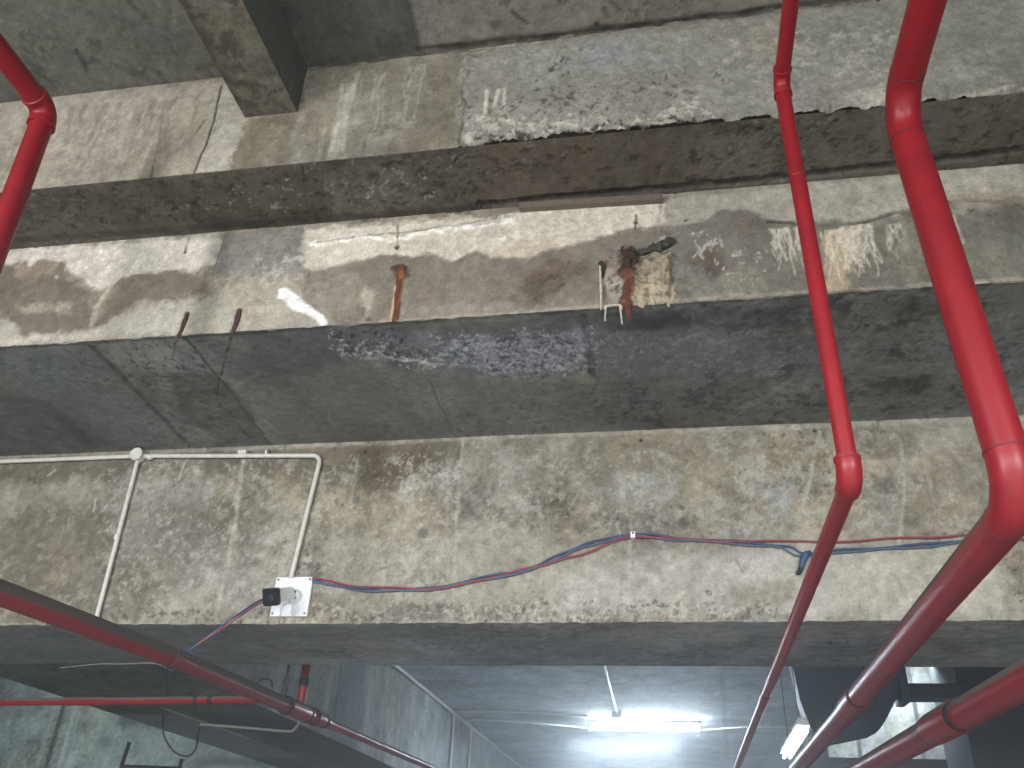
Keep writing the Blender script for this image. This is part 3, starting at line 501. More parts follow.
Cf.line([(-3.981,3.800),(-2.346,3.784)], .02, (78, 72, 62), .5, soft=.03, tex=.4)
# honeycombed bottom edge
for i, q in enumerate(([(-2.121,2.821),(-0.769,2.841),(0.508,2.829),(0.498,2.740),(-0.765,2.732),(-2.104,2.738)],)):
    Cf.speck(q, (92, 86, 74), 70, .56, .8, soft=.04, seed=50, disp=-.007)
    Cf.speck(q, (178, 173, 160), 70, .59, .7, soft=.04, seed=52, disp=.004)
Cf.speck([(-3.855,2.812),(-2.119,2.810),(-2.103,2.733),(-3.824,2.735)], (80, 74, 62), 36, .6, .7, soft=.03, seed=54, disp=-.006)
Cf.line([(-3.953,2.746),(-0.765,2.737),(1.545,2.744)], .005, (176, 170, 158), .5, tex=.6)
Cf.shift += sst(2.80, 2.738, Cf.V)*.010*(fbm(Cf.U*22, Cf.U*0, 9, 3)-.5)

CU = Face('soffit', -4.15, 2.2, 4.197, 5.115, 2.739, .011, (138, 139, 140), 83, stepv=.014)
rows = fbm(CU.U*1.2, CU.V*22, 4, 3); CU.col *= (1+.35*(rows-.5))[:, None]
CU.poly([(-3.958,4.210),(-2.113,4.219),(-3.017,6.244),(-5.753,6.384)], (108, 112, 110), .7, soft=.08, tex=.3)
CU.poly([(-2.219,4.523),(-1.718,4.484),(-1.850,4.864),(-2.426,4.992)], (120, 122, 120), .4, soft=.06, tex=.5)
CU.poly([(-0.992,4.530),(-0.161,4.535),(-0.182,5.017),(-1.093,5.028)], (118, 120, 122), .5, soft=.06, tex=.4)
CU.poly([(-2.130,4.258),(-0.936,4.256),(-0.992,4.530),(-2.249,4.523)], (116, 114, 110), .6, soft=.05, tex=.4)
concrete_object('concrete_beam', [Cf, CU], [[(-9.5, 4.215, 2.746), (8, 4.215, 2.746), (8, 4.215, 3.76), (-9.5, 4.215, 3.76)], [(-10, 5.115, 2.738), (-10, 5.115, 3.77), (8.2, 5.115, 3.77), (8.2, 5.115, 2.738)]], CON, 'lower concrete beam carrying the security camera and the cables')

# top slab and the downstand rib crossing it
S = Face('soffit', -3.6, 1.9, 1.2, 2.67, 5.02, .012, (92, 91, 85), 97, stepv=.014)
S.poly([(-3.634,1.798),(-1.728,2.167),(-2.043,2.676),(-3.856,2.629)], (98, 97, 90), .7, soft=.05, tex=.3)
S.poly([(-1.589,2.652),(-1.027,2.647),(-1.004,2.318),(-1.445,2.158),(-1.642,2.082)], (72, 72, 70), .85, soft=.012, warp=.008, tex=.15)  # strip beside the rib: its shadow partly painted into the tone
S.poly([(-1.338,2.374),(-1.060,2.387),(-1.089,2.570),(-1.364,2.589)], (86, 85, 82), .55, soft=.06, tex=.6)
S.poly([(-1.027,2.647),(-0.999,2.319),(-0.660,2.223),(1.076,2.471),(0.948,2.658),(-0.596,2.661)], (130, 124, 115), .75, soft=.012, warp=.01, tex=.2)
S.speck([(-0.972,2.586),(0.690,2.607),(0.259,2.354),(-0.883,2.238)], (74, 68, 62), 14, .66, .6, seed=3)
S.speck([(-2.850,2.216),(-1.989,2.562),(-2.118,2.666),(-3.145,2.623)], (64, 62, 56), 14, .6, .6, seed=4)
S.line([(-2.691,2.407),(-2.705,2.537)], .008, (58, 54, 50), .8, tex=.4); S.line([(-2.282,2.189),(-2.250,2.289)], .01, (66, 62, 56), .7, tex=.4)
S.dot([(-2.877,2.313)][0], .035, (70, 68, 62), .8, ring=.25); S.dot([(-2.998,2.436)][0], .02, (74, 72, 66), .7)
S.line([(-0.568,2.492),(-0.513,2.552)], .008, (60, 56, 52), .8); S.dot([(-0.196,2.607)][0], .014, (52, 48, 44), .9); S.line([(-0.128,2.492),(-0.088,2.548)], .006, (66, 62, 56), .7)
S.line([(-1.035,2.640),(-0.595,2.650),(0.558,2.644),(1.027,2.634)], .014, (56, 54, 50), .8, soft=.012, tex=.3, disp=-.012)
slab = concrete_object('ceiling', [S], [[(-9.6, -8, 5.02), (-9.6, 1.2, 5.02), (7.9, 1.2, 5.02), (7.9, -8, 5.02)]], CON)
Ru = Face('soffit', -1.862, -1.605, 1.2, 2.665, 4.712, .012, (92, 88, 80), 101, ext=.002)
Ru.poly([(-1.9, 1.7), (-1.6, 1.7), (-1.6, 2.1), (-1.9, 2.1)], (112, 106, 96), .6, soft=.1, tex=.5)
Ru.speck([(-1.9, 1.3), (-1.6, 1.3), (-1.6, 2.66), (-1.9, 2.66)], (58, 54, 48), 16, .58, .7, seed=3)
Ru.line([(-1.855, 1.3), (-1.855, 2.6)], .015, (60, 52, 46), .7, tex=.5)
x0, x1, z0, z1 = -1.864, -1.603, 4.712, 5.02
concrete_object('concrete_rib', [Ru], [[(x1, -8, z0), (x1, 2.665, z0), (x1, 2.665, z1), (x1, -8, z1), (86, 88, 84)], [(x0, 2.665, z0), (x0, -8, z0), (x0, -8, z1), (x0, 2.665, z1)], [(x0, 1.2, z0), (x1, 1.2, z0), (x1, -8, z0), (x0, -8, z0)]], CON, 'concrete rib running back across the upper slab')  # right side gets a darker tone, shade put into its colour

# beyond the lower beam: lower slab, long side beam, far walls
G = Face('soffit', -4.6, 3.0, 5.11, 24, 3.763, .04, (150, 154, 160), 113, stepv=.06)
rows = fbm(G.U*.5, G.V*5, 4, 3); G.col *= (1+.3*(rows-.5))[:, None]
G.line([(0.508,9.754),(0.561,10.943),(0.674,13.341),(0.859,16.905)], .02, (104, 108, 116), .7, soft=.02, warp=.02)
G.line([(-2.45, 5.2), (-2.45, 9.5)], .015, (108, 112, 118), .6, soft=.02)
for yy in (7.2, 9.6, 12.2, 15.1): G.line([(-4, yy), (3, yy)], .03, (124, 128, 136), .5, soft=.04, warp=.02)
concrete_object('ceiling_far_bay', [G], [[(-10.6, 24, 3.763), (-10.6, 30, 3.763), (9, 30, 3.763), (9, 24, 3.763)]], CON)
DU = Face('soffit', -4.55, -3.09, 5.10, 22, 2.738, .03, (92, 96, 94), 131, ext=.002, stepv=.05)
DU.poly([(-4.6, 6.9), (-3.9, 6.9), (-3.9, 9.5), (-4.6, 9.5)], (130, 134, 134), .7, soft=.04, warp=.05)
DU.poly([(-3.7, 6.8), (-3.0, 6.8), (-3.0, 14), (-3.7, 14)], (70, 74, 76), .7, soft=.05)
DU.line([(-3.95, 6.6), (-3.92, 8.1)], .012, (190, 196, 190), .9, soft=.012)
def side_grid(x, y0, y1, z0, z1, base, seed):
    f = Face('wall', y0, y1, z0, z1, 0, .03, base, seed, ext=.002)
    vv = f.verts
    f.verts = lambda: np.stack([x+f.disp, f.U, f.V], 1)
    return f
DS = side_grid(-3.085, 5.10, 22, 2.738, 3.763, (142, 146, 144), 139)
st = fbm(DS.U*3, DS.V*.8, 7, 4); DS.col *= (1+.5*(st-.5))[:, None]
for i in range(12):
    yy = 5.6+i*.55; DS.line([(yy, 3.7), (yy+.05, 3.2), (yy+.02, 2.8)], .03, (186, 190, 186), .45, soft=.06, warp=.06, wf=4, tex=.6, seed=i)
DS.poly([(8.1, 2.7), (8.75, 2.7), (8.75, 3.8), (8.1, 3.8)], (110, 114, 118), .7, soft=.02)
DS.line([(8.05, 2.7), (8.05, 3.8)], .02, (70, 74, 76), .7)
DS.poly([(5.1, 3.3), (7, 3.5), (9, 3.8), (5.1, 3.8)], (104, 108, 108), .6, soft=.15, warp=.1)
concrete_object('concrete_beam', [DU, DS], [[(-4.55, 22, 2.738), (-4.55, 5.1, 2.738), (-4.55, 5.1, 3.763), (-4.55, 22, 3.763)]], CON, 'long concrete side beam running away behind the lower beam')
LW = Face('wall', -9.6, -4.2, 1.8, 3.763, 10.6, .03, (150, 158, 154), 151, ext=1)
LW.poly([(-7.3, 1.8), (-4.2, 1.8), (-4.2, 3.6), (-6.9, 3.3)], (172, 180, 176), .6, soft=.2, warp=.2, tex=.4)
LW.poly([(-6.9, 3.2), (-6.2, 3.2), (-6.2, 3.6), (-6.9, 3.6)], (90, 96, 98), .8, soft=.05, warp=.05)
LW.line([(-7.72, 3.75), (-7.72, 1.8)], .03, (74, 80, 80), .8, soft=.02, warp=.01)
LW.line([(-7.55, 3.75), (-7.55, 1.8)], .015, (190, 196, 194), .7, soft=.02, warp=.01)
LW.line([(-7.85, 3.75), (-7.85, 1.8)], .03, (168, 176, 174), .6, soft=.03, warp=.01)
concrete_object('wall_far', [LW], [[(-10.6, 10.6, 0), (-3.2, 10.6, 0), (-3.2, 10.6, 1.8), (-10.6, 10.6, 1.8)]], CON)
EF = Face('wall', 1.44, 3.4, 2.86, 3.763, 9.5, .02, (176, 182, 184), 163, ext=.002)
st = fbm(EF.U*14, EF.V*1.5, 7, 3); EF.col *= (1+.25*(st-.5))[:, None]
for xx in (1.42, 1.735, 2.31, 2.7): EF.line([(xx, 2.86), (xx, 3.76)], .012, (78, 84, 88), .85, soft=.012, warp=.008)
concrete_object('concrete_beam', [EF], [[(1.44, 9.5, 2.86), (1.9, 10.2, 2.86), (3.4, 10.2, 2.86), (3.4, 9.5, 2.86)], [(1.56, 9.8, 2.86), (1.44, 9.5, 2.86), (1.44, 9.5, 3.763), (1.56, 9.8, 3.763)], [(3.4, 9.5, 2.86), (3.4, 10.2, 2.86), (3.4, 10.2, 3.763), (3.4, 9.5, 3.763)]], CON, 'pale far beam lit behind the dark duct')

def boxmesh(bm, x0, x1, y0, y1, z0, z1, bevel=0):
    vs = [bm.verts.new((x, y, z)) for z in (z0, z1) for y in (y0, y1) for x in (x0, x1)]
    fs = [bm.faces.new([vs[i] for i in q]) for q in ((0, 2, 3, 1), (4, 5, 7, 6), (0, 1, 5, 4), (2, 6, 7, 3), (0, 4, 6, 2), (1, 3, 7, 5))]
    if bevel:
        es = list({e for f in fs for e in f.edges})
        bmesh.ops.bevel(bm, geom=es, offset=bevel, segments=2, affect='EDGES', profile=.6)
def obj(name, bm, m, parent=None, smooth=True):
    bmesh.ops.recalc_face_normals(bm, faces=bm.faces)
    me = bpy.data.meshes.new(name); bm.to_mesh(me); bm.free(); me.materials.append(m)
    if smooth: me.shade_smooth(); 
    if smooth and hasattr(me, 'set_sharp_from_angle'): me.set_sharp_from_angle(angle=R(40))
    o = bpy.data.objects.new(name, me); COL.objects.link(o)
    if parent is not None:
        o.parent = parent; o.matrix_parent_inverse = Matrix.Translation(-parent.location)
    return o
def box(name, m, parent, x0, x1, y0, y1, z0, z1, bevel=.004):
    bm = bmesh.new(); boxmesh(bm, x0, x1, y0, y1, z0, z1, bevel); return obj(name, bm, m, parent)
def thing(name, label, cat, loc, group=None):
    o = bpy.data.objects.new(name, None); o.empty_display_size = .1; COL.objects.link(o); o.location = loc
    bpy.context.view_layer.update()
    o['label'] = label; o['category'] = cat
    if group: o['group'] = group
    return o
def structure(name, m, x0, x1, y0, y1, z0, z1, bevel=0):
    o = box(name, m, None, x0, x1, y0, y1, z0, z1, bevel); o['kind'] = 'structure'; return o
PLAIN = mat('plain_concrete', (112, 114, 114), .88, noise=.8, nscale=2.5, color2=(86, 88, 88), bump=.2)
PLAIND = mat('dark_concrete', (84, 92, 96), .88, noise=.8, nscale=1.8, color2=(62, 68, 72), bump=.2)
structure('floor', mat('floor_concrete', (160, 160, 156), .8, noise=.6, nscale=1.5, color2=(140, 140, 138)), -10.6, 9, -8, 30, -.2, 0)
structure('wall_left', PLAIN, -10.8, -10.6, -8, 30, 0, 5.3)
structure('wall_right', PLAIN, 9, 9.2, -8, 30, 0, 5.3)
structure('wall_back', PLAIN, -10.6, 9, -8.2, -8, 0, 5.3)
structure('wall_end', PLAIN, -10.6, 9, 24, 24.2, 0, 3.763)
structure('pillar', PLAIND, 2.42, 3.9, 8.4, 9.2, 0, 3.76, .01)

# ---------------------------------------------------------------- sweeps for pipes, conduits, cables
def sweep(bm, pts, rad, n=24, cap=True):
    pts = [Vector(p) for p in pts]; rings = []; N = len(pts)
    if not hasattr(rad, '__len__'): rad = [rad]*N
    rad = [float(x) for x in rad]; t0 = (pts[1]-pts[0]).normalized(); ref = Vector((0, 0, 1)) if abs(t0.z) < .9 else Vector((1, 0, 0))
    nx = t0.cross(ref).normalized()
    for i, p in enumerate(pts):
        t = (pts[min(i+1, N-1)]-pts[max(i-1, 0)]).normalized()
        nx = (nx-t*nx.dot(t)).normalized(); ny = t.cross(nx)
        rings.append([bm.verts.new(p+rad[i]*(math.cos(2*math.pi*k/n)*nx+math.sin(2*math.pi*k/n)*ny)) for k in range(n)])
    for a, b in zip(rings, rings[1:]):
        for k in range(n): bm.faces.new((a[k], a[(k+1) % n], b[(k+1) % n], b[k]))
    if cap: bm.faces.new(rings[0][::-1]); bm.faces.new(rings[-1])
def tube(name, pts, rad, m, parent=None, n=24):
    bm = bmesh.new(); sweep(bm, pts, rad, n); return obj(name, bm, m, parent)
def arc(p, q, r, bend, steps=14):
    """corner at `bend` between points p and q, rounded with radius r: start, end and arc points"""
    b = Vector(bend); d0 = (Vector(p)-b).normalized(); d1 = (Vector(q)-b).normalized()
    ang = d0.angle(d1); L = r/math.tan(ang/2); s = b+d0*L; e = b+d1*L
    c = b+(d0+d1).normalized()*(r/math.sin(ang/2)); out = []
    a0 = s-c; a1 = e-c; th = a0.angle(a1); ax = a0.cross(a1).normalized()
    for i in range(steps+1):
        out.append(c+Matrix.Rotation(th*i/steps, 3, ax) @ a0)
    return s, e, out
def smooth_path(pts, k=6):
    P = [Vector(p) for p in pts]; out = []
    for i in range(len(P)-1):
        a, b, c, d = P[max(i-1, 0)], P[i], P[i+1], P[min(i+2, len(P)-1)]
        for j in range(k):
            t = j/k; out.append(.5*((2*b)+(c-a)*t+(2*a-5*b+4*c-d)*t*t+(3*b-a-3*c+d)*t**3))
    out.append(P[-1]); return out
def ring(name, p, d, r, w, m, parent, n=28, prof=None):
    d = Vector(d).normalized(); p = Vector(p)
    return tube(name, [p-d*w/2, p-d*w*.4, p+d*w*.4, p+d*w/2], [r*.97, r, r, r*.97], m, parent, n)

def fire_pipe(label, path, r, elbow_r, collar=True, loc=None, fit=1.07, last=None):
    """red steel pipe following the corner points in path; elbows stand a little proud of the runs"""
    t = thing('fire_pipe', label, 'pipe', loc or path[1])
    P = [Vector(p) for p in path]; start = P[0]
    for i in range(1, len(P)):
        if i < len(P)-1:
            s, e, a = arc(P[i-1], P[i+1], elbow_r[i-1] if isinstance(elbow_r, tuple) else elbow_r, P[i])
            d0 = (P[i]-P[i-1]).normalized(); d1 = (P[i+1]-P[i]).normalized()
            tube('pipe_run', [start, s], r, RED, t, 32)
            a = [s-d0*r*.35] + a + [e+d1*r*.35]
            tube('elbow', a, r*(fit[i-1] if isinstance(fit, tuple) else fit), RED2, t, 32)
            if collar:
                for q, dd in ((s-d0*r*.4, d0), (e+d1*r*.4, d1)): ring('weld_collar', q, dd, r*(fit+.07), r*.3, RED2, t, 32)
            start = e
        else: tube('pipe_run', [start, P[i]], r, last or RED, t, 32)
    return t
def coupling(t, p, d, r, w):
    c = ring('coupling', p, d, r*1.13, w, RED2, t, 32); d = Vector(d).normalized(); p = Vector(p)
    for s in (-.5, .5): ring('groove', p+d*w*s*1.06, d, r*1.06, w*.1, GROOVE, t, 32)

# large pipe
ZL = 2.485
t = fire_pipe('thick red pipe dropping in front of the beams, the widest of the three at right', [(.85, -2.5, 3.88), (.818, 2.19, 3.88), (.868, 2.19, ZL), (.872, 9.6, ZL)], .0525, (.13, .12), collar=False, fit=1.015)
for q, dd in (((.819, 2.19-.15, 3.88), (0, 1, 0)), ((.823, 2.19, 3.88-.15), (-.04, 0, 1)), ((.862, 2.19, ZL+.14), (-.04, 0, 1)), ((.868, 2.19+.13, ZL), (0, 1, 0))):
    ring('weld_seam', q, dd, .0542, .006, SEAM, t, 32)
yq = [(0.801,4.746,2.485)][0][1]
coupling(t, (.868+.004*(yq-2.19)/7.41, yq, ZL), (0, 1, 0), .0525, .30)
# medium pipe
t = fire_pipe('thin red pipe with angled elbows, left of the thickest red pipe', [(.490, -2.5, 4.06), (.468, 2.2, 4.06), (.479, 2.2, 2.56), (.468, 9.6, 2.56)], .0255, .05, fit=(1.12, 1.3), collar=False)
for q, dd in (((.468, 2.2-.060, 4.06), (0, 1, 0)), ((.4685, 2.2, 4.06-.060), (0, 0, 1))): ring('weld_collar', q, dd, .031, .012, RED2, t, 28)
ring('weld_collar', (.478, 2.2, 2.56+.062), (0, 0, 1), .035, .012, RED2, t, 28)
ring('weld_collar', (.471, 2.2, 3.62), (-.02, 0, 1), .0272, .012, RED2, t)
yq = [(0.466,5.058,2.560)][0][1]
coupling(t, (.4745, yq, 2.56), (0, 1, 0), .0255, .22)
# third pipe, low at right
pa, pb = [(1.169,3.538,2.300),(1.056,5.683,2.300)]; pa = Vector(pa); pb = Vector(pb); dd = (pb-pa).normalized()
t = thing('fire_pipe', 'red pipe low in the right corner running under the lower beam past the pillar', 'pipe', tuple(pa))
tube('pipe_run', [pa-dd*4, pb+dd*3], .060, RED, t, 32)
coupling(t, [(1.127,4.189,2.300)][0], dd, .060, .36)
# left pipe: overhead, drop, then away under the lower beam with tee, riser and reducer
pl0 = Vector((-2.35, 1.0, 4.335)); lo = [Vector(p) for p in [(-2.355,2.713,2.450)] + [(-2.283,3.825,2.480)] + [(-2.318,5.651,2.535),(-2.289,5.911,2.535),(-2.172,8.090,2.535)]]
down = Vector((-2.468, 2.2, 4.345)); low = Vector((-2.42, 2.25, 2.45))
t = fire_pipe('red pipe at left bending down in the upper corner then running low past the cables', [(-2.36, -2.5, 4.34), tuple(down), tuple(low), tuple(lo[1])], .045, .065, loc=tuple(down), fit=1.13, last=REDG)
tube('pipe_run', [lo[1]-(lo[2]-lo[1]).normalized()*.05, lo[2]], .044, REDG, t, 32)
d2 = (lo[4]-lo[3]).normalized(); d1 = (lo[2]-lo[1]).normalized()
tube('reducer', [lo[2], lo[2]+d2*.12, lo[2]+d2*.22, lo[2]+d2*.3], [.05, .05, .036, .034], RED2, t, 28)
ring('groove', lo[2]+d2*.03, d2, .053, .03, GROOVE, t); ring('groove', lo[2]+d2*.19, d2, .045, .03, GROOVE, t)
ring('coupling', lo[2]-d1*.24, d1, .052, .36, RED2, t); ring('groove', lo[2]-d1*.10, d1, .054, .03, GROOVE, t); ring('groove', lo[2]-d1*.44, d1, .054, .025, GROOVE, t)
tube('pipe_run', [lo[2]+d2*.25, lo[4]+d2*3], .028, RED, t, 28)
ax = lo[2]-d1*.22
tube('riser', [ax, ax+Vector((0, 0, .9))], .028, RED2, t, 20); ring('groove', ax+Vector((0, 0, .17)), (0, 0, 1), .032, .05, GROOVE, t)
hx = lo[2]-d1*.50
tube('hanger_rod', [hx+Vector((0, 0, .04)), hx+Vector((0, 0, .9))], .008, DARKMETAL, t, 10); ring('hanger_nut', hx+Vector((0, 0, .13)), (0, 0, 1), .018, .03, DARKMETAL, t, 6)
ring('hanger_nut', hx+Vector((0, 0, .06)), (0, 0, 1), .014, .07, DARKMETAL, t, 10)
ux = lo[2]-d1*.80; sdv = d1.cross(Vector((0, 0, 1))).normalized()
tube('pipe_hook', [ux+sdv*(.05*math.cos(a))+Vector((0, 0, .045+.045*math.sin(a))) for a in np.linspace(0, math.pi, 12)], .006, DARKMETAL, t, 8)
# bright branch pipe running sideways
bb = lo[2]-d1*.66; ba = Vector([(-5.518,5.289,2.510)][0])
t = thing('branch_pipe', 'slim bright red branch pipe running sideways under the dark side beam', 'pipe', tuple(ba))
tube('pipe_run', [ba, bb], .022, RED, t, 24)
for f in (.155, .125): ring('clamp_band', bb+(ba-bb)*f, bb-ba, .027, .02, GROOVE, t, 20)
ring('clamp_band', bb+(ba-bb)*.40, bb-ba, .025, .3, RED2, t, 20)

# ---------------------------------------------------------------- white conduit
YC = 4.178
t = thing('conduit', 'white plastic conduit with a round junction box along the top of the lower beam', 'conduit', [(-3.010,4.178,3.717)][0])
h0, hj, h1, hb, dn = [(-4.345,4.178,3.717),(-3.017,4.178,3.717),(-2.365,4.178,3.716),(-1.887,4.178,3.672),(-1.941,4.178,2.971)]
tube('conduit_run', [h0, hj], .0125, PVC, t, 16)
s, e, a = arc(h1, dn, .045, hb)
tube('conduit_run', [hj, s], .0125, PVC, t, 16)
tube('conduit_bend', a, .0125, PVC, t, 16); tube('conduit_run', [e, dn], .0125, PVC, t, 16)
ring('conduit_coupler', h1, Vector(h1)-Vector(hj), .0165, .05, PVC, t, 16); ring('conduit_coupler', [(-2.218,4.178,3.710)][0], Vector(h1)-Vector(hj), .0165, .012, PVC, t, 16)
ring('conduit_coupler', [(-2.944,4.178,3.708)][0], Vector(h1)-Vector(hj), .017, .03, PVC, t, 16)
dj, dk = [(-3.017,4.178,3.672),(-2.997,4.178,2.757)]
tube('conduit_run', [hj, dk], .0125, PVC, t, 16); ring('conduit_coupler', [(-3.011,4.178,3.219)][0], Vector(dk)-Vector(hj), .0165, .03, PVC, t, 16)
hj = Vector(hj); tube('junction_box', [hj+Vector((0, .02, 0)), hj+Vector((0, -.022, 0)), hj+Vector((0, -.028, 0))], [.036, .036, .033], PVC, t, 28)
tube('box_lid', [hj+Vector((0, -.026, 0)), hj+Vector((0, -.034, 0)), hj+Vector((0, -.037, 0))], [.039, .039, .036], PVC, t, 28)

# ---------------------------------------------------------------- security camera
q = [Vector(p) for p in [(-2.031,4.190,2.981),(-1.815,4.190,2.978),(-1.818,4.190,2.770),(-2.030,4.190,2.771)]]
cen = sum(q, Vector())/4; pw = .101; ph = .103
t = thing('security_camera', 'white bullet security camera with a black front on a square white plate', 'camera', tuple(cen))
bm = bmesh.new(); boxmesh(bm, cen.x-pw, cen.x+pw, 4.182, 4.2, cen.z-ph, cen.z+ph, .004); obj('mounting_plate', bm, WHITE, t)
for sx in (-1, 1):
    for sz in (-1, 1): ring('screw', (cen.x+sx*(pw-.014), 4.181, cen.z+sz*(ph-.014)), (0, 1, 0), .005, .006, DARKMETAL, t, 8)
bc = Vector([(-1.903,4.182,2.871)][0])
tube('mount_base', [bc, bc+Vector((0, -.018, 0)), bc+Vector((0, -.03, 0))], [.038, .038, .03], WHITE, t, 28)
ring('screw', bc+Vector((.018, -.028, -.014)), (0, 1, 0), .005, .006, DARKMETAL, t, 8); ring('screw', bc+Vector((.010, -.030, .018)), (0, 1, 0), .005, .006, DARKMETAL, t, 8)
fc = Vector([(-1.937,3.980,2.811)][0])
tube('mount_arm', [bc+Vector((0, -.02, 0)), bc+Vector((-.005, -.05, 0)), bc+Vector((-.018, -.075, .004))], [.018, .018, .02], WHITE, t, 18)
bk = bc+Vector((-.012, -.055, .004)); axd = (fc-bk).normalized(); sx = axd.cross(Vector((0, 0, 1))).normalized(); sz = sx.cross(axd)
def rbox(name, c0, c1, hw, hh, rr, m, parent, taper=1):
    bm = bmesh.new(); prof = []
    for cx, cz, a0 in ((1, 1, 0), (-1, 1, 90), (-1, -1, 180), (1, -1, 270)):
        for k in range(6):
            a = R(a0+k*18); prof.append((cx*(hw-rr)+rr*math.cos(a), cz*(hh-rr)+rr*math.sin(a)))
    r0 = [bm.verts.new(c0+sx*x*taper+sz*z*taper) for x, z in prof]; r1 = [bm.verts.new(c1+sx*x+sz*z) for x, z in prof]
    n = len(prof)
    for k in range(n): bm.faces.new((r0[k], r0[(k+1) % n], r1[(k+1) % n], r1[k]))
    bm.faces.new(r0); bm.faces.new(r1[::-1]); return obj(name, bm, m, parent)
rbox('camera_body', bk, fc-axd*.012, .037, .037, .016, WHITE, t, .82)
fb = rbox('front_bezel', fc-axd*.014, fc+axd*.004, .045, .043, .012, BLACK, t)
tube('lens', [fc+axd*.002, fc+axd*.007, fc+axd*.008], [.017, .017, .012], LENS, t, 20)

# ---------------------------------------------------------------- cables on the lower beam
def cable(label, pts, r, m, seed, wob=.004, group='cables along the lower beam'):
    rd = random.Random(seed); P = smooth_path(pts, 8)
    P = [p+Vector((0, 0, wob*math.sin(i*.55+seed*2))) for i, p in enumerate(P)]
    o = tube('cable', P, r, m, None, 8); o['label'] = label; o['category'] = 'cable'; return o
cable('blue cable sagging along the lower beam from the camera to the white clip and right', [(-1.828,4.186,2.967),(-1.669,4.186,2.928),(-1.425,4.186,2.904),(-1.190,4.186,2.912),(-0.935,4.186,2.960),(-0.682,4.186,3.008),(-0.532,4.186,3.078),(-0.381,4.186,3.133),(-0.171,4.186,3.175),(0.064,4.186,3.149),(0.350,4.186,3.123),(0.559,4.186,3.098),(0.652,4.186,3.061),(0.855,4.186,3.077),(1.103,4.186,3.087),(1.372,4.186,3.111),(1.786,4.186,3.136),(2.289,4.186,3.153),(2.891,4.186,3.171)], .0055, BLUE, 1)
cable('grey-blue cable twisted with the blue one, slightly lower along the beam', [(-1.826,4.184,2.961),(-1.640,4.184,2.916),(-1.424,4.184,2.898),(-1.189,4.184,2.906),(-0.924,4.184,2.949),(-0.667,4.184,3.002),(-0.522,4.184,3.067),(-0.381,4.184,3.121),(-0.171,4.184,3.164),(0.063,4.184,3.138),(0.349,4.184,3.112),(0.534,4.184,3.088),(0.636,4.184,3.046),(0.853,4.184,3.067),(1.101,4.184,3.076),(1.369,4.184,3.100),(1.782,4.184,3.121),(2.288,4.184,3.152),(2.890,4.184,3.170)], .005, BLUE2, 2)
cable('red cable strung along the lower beam, stretched straight at right', [(-1.821,4.182,2.971),(-1.614,4.182,2.931),(-1.346,4.182,2.912),(-1.085,4.182,2.914),(-0.833,4.182,2.973),(-0.666,4.182,3.011),(-0.531,4.182,3.045),(-0.381,4.182,3.089),(-0.171,4.182,3.158),(0.064,4.182,3.143),(0.350,4.182,3.126),(0.769,4.182,3.117),(1.109,4.182,3.125),(1.376,4.182,3.134),(1.787,4.182,3.144),(2.287,4.182,3.152),(2.889,4.182,3.170)], .0045, REDC, 3)
for lab, pts, r, m, sd in (('blue cable leaving the camera downward to the left', [[(-1.929,4.130,2.861)][0]] + [(-2.016,4.050,2.818)] + [(-2.059,3.900,2.696),(-2.156,3.900,2.619),(-2.259,3.900,2.535)] + [(-2.263,3.821,2.470)], .005, BLUE, 5),
                           ('red cable beside the blue one leaving the camera downward to the left', [[(-1.927,4.130,2.851)][0]] + [(-2.014,4.050,2.807)] + [(-2.056,3.900,2.681),(-2.163,3.900,2.605),(-2.269,3.900,2.530)] + [(-2.273,3.821,2.470)], .004, REDC, 6)):
    cable(lab, pts, r, m, sd, .001)
clp = Vector([(-0.166,4.180,3.168)][0])
t = thing('cable_clip', 'small white clip holding the cables mid beam', 'clip', tuple(clp))
box('clip_body', WHITE, t, clp.x-.012, clp.x+.012, 4.170, 4.2, clp.z-.016, clp.z+.016, .004); ring('screw', (clp.x, 4.169, clp.z+.006), (0, 1, 0), .005, .006, DARKMETAL, t, 8)
kb = [Vector(p) for p in [(0.650,4.170,3.060),(0.631,4.170,3.021),(0.618,4.170,2.982),(0.602,4.170,2.963)]]
t = thing('cable_tail', 'blue knotted cable end hanging behind the thin red pipe', 'cable', tuple(kb[0]))
tube('knot', [kb[0]+Vector((.02, 0, .0)), kb[0]+Vector((0, -.01, -.012)), kb[1], kb[2]], [.009, .016, .017, .012], BLUE, t, 10)
tube('cable_end', [kb[2], kb[2]+Vector((-.012, 0, -.022)), kb[3]+Vector((-.01, 0, -.004))], [.013, .012, .010], CABLEBLACK, t, 10)
lp = [[(-3.095,5.133,2.720)][0]] + [(-3.345,5.600,2.646),(-3.313,5.600,2.439),(-3.262,5.600,2.354),(-3.182,5.600,2.290),(-3.094,5.600,2.273),(-3.051,5.600,2.322),(-3.056,5.600,2.400)] + [[(-4.045,7.418,2.725)][0]]
o = tube('cable_loop', smooth_path(lp, 6), .0055, CABLEBLACK, None, 8); o['label'] = 'dark cable loop hanging below the side beam under the slim red pipe'; o['category'] = 'cable'
lq = [(-3.878,5.183,2.728),(-3.543,5.067,2.728),(-3.384,5.065,2.728),(-3.164,5.035,2.728),(-3.121,5.115,2.728),(-3.136,5.254,2.728)]
o = tube('cable', smooth_path(lq, 4), .003, PVC, None, 8); o['label'] = 'thin pale wire across the dark underside at left'; o['category'] = 'cable'

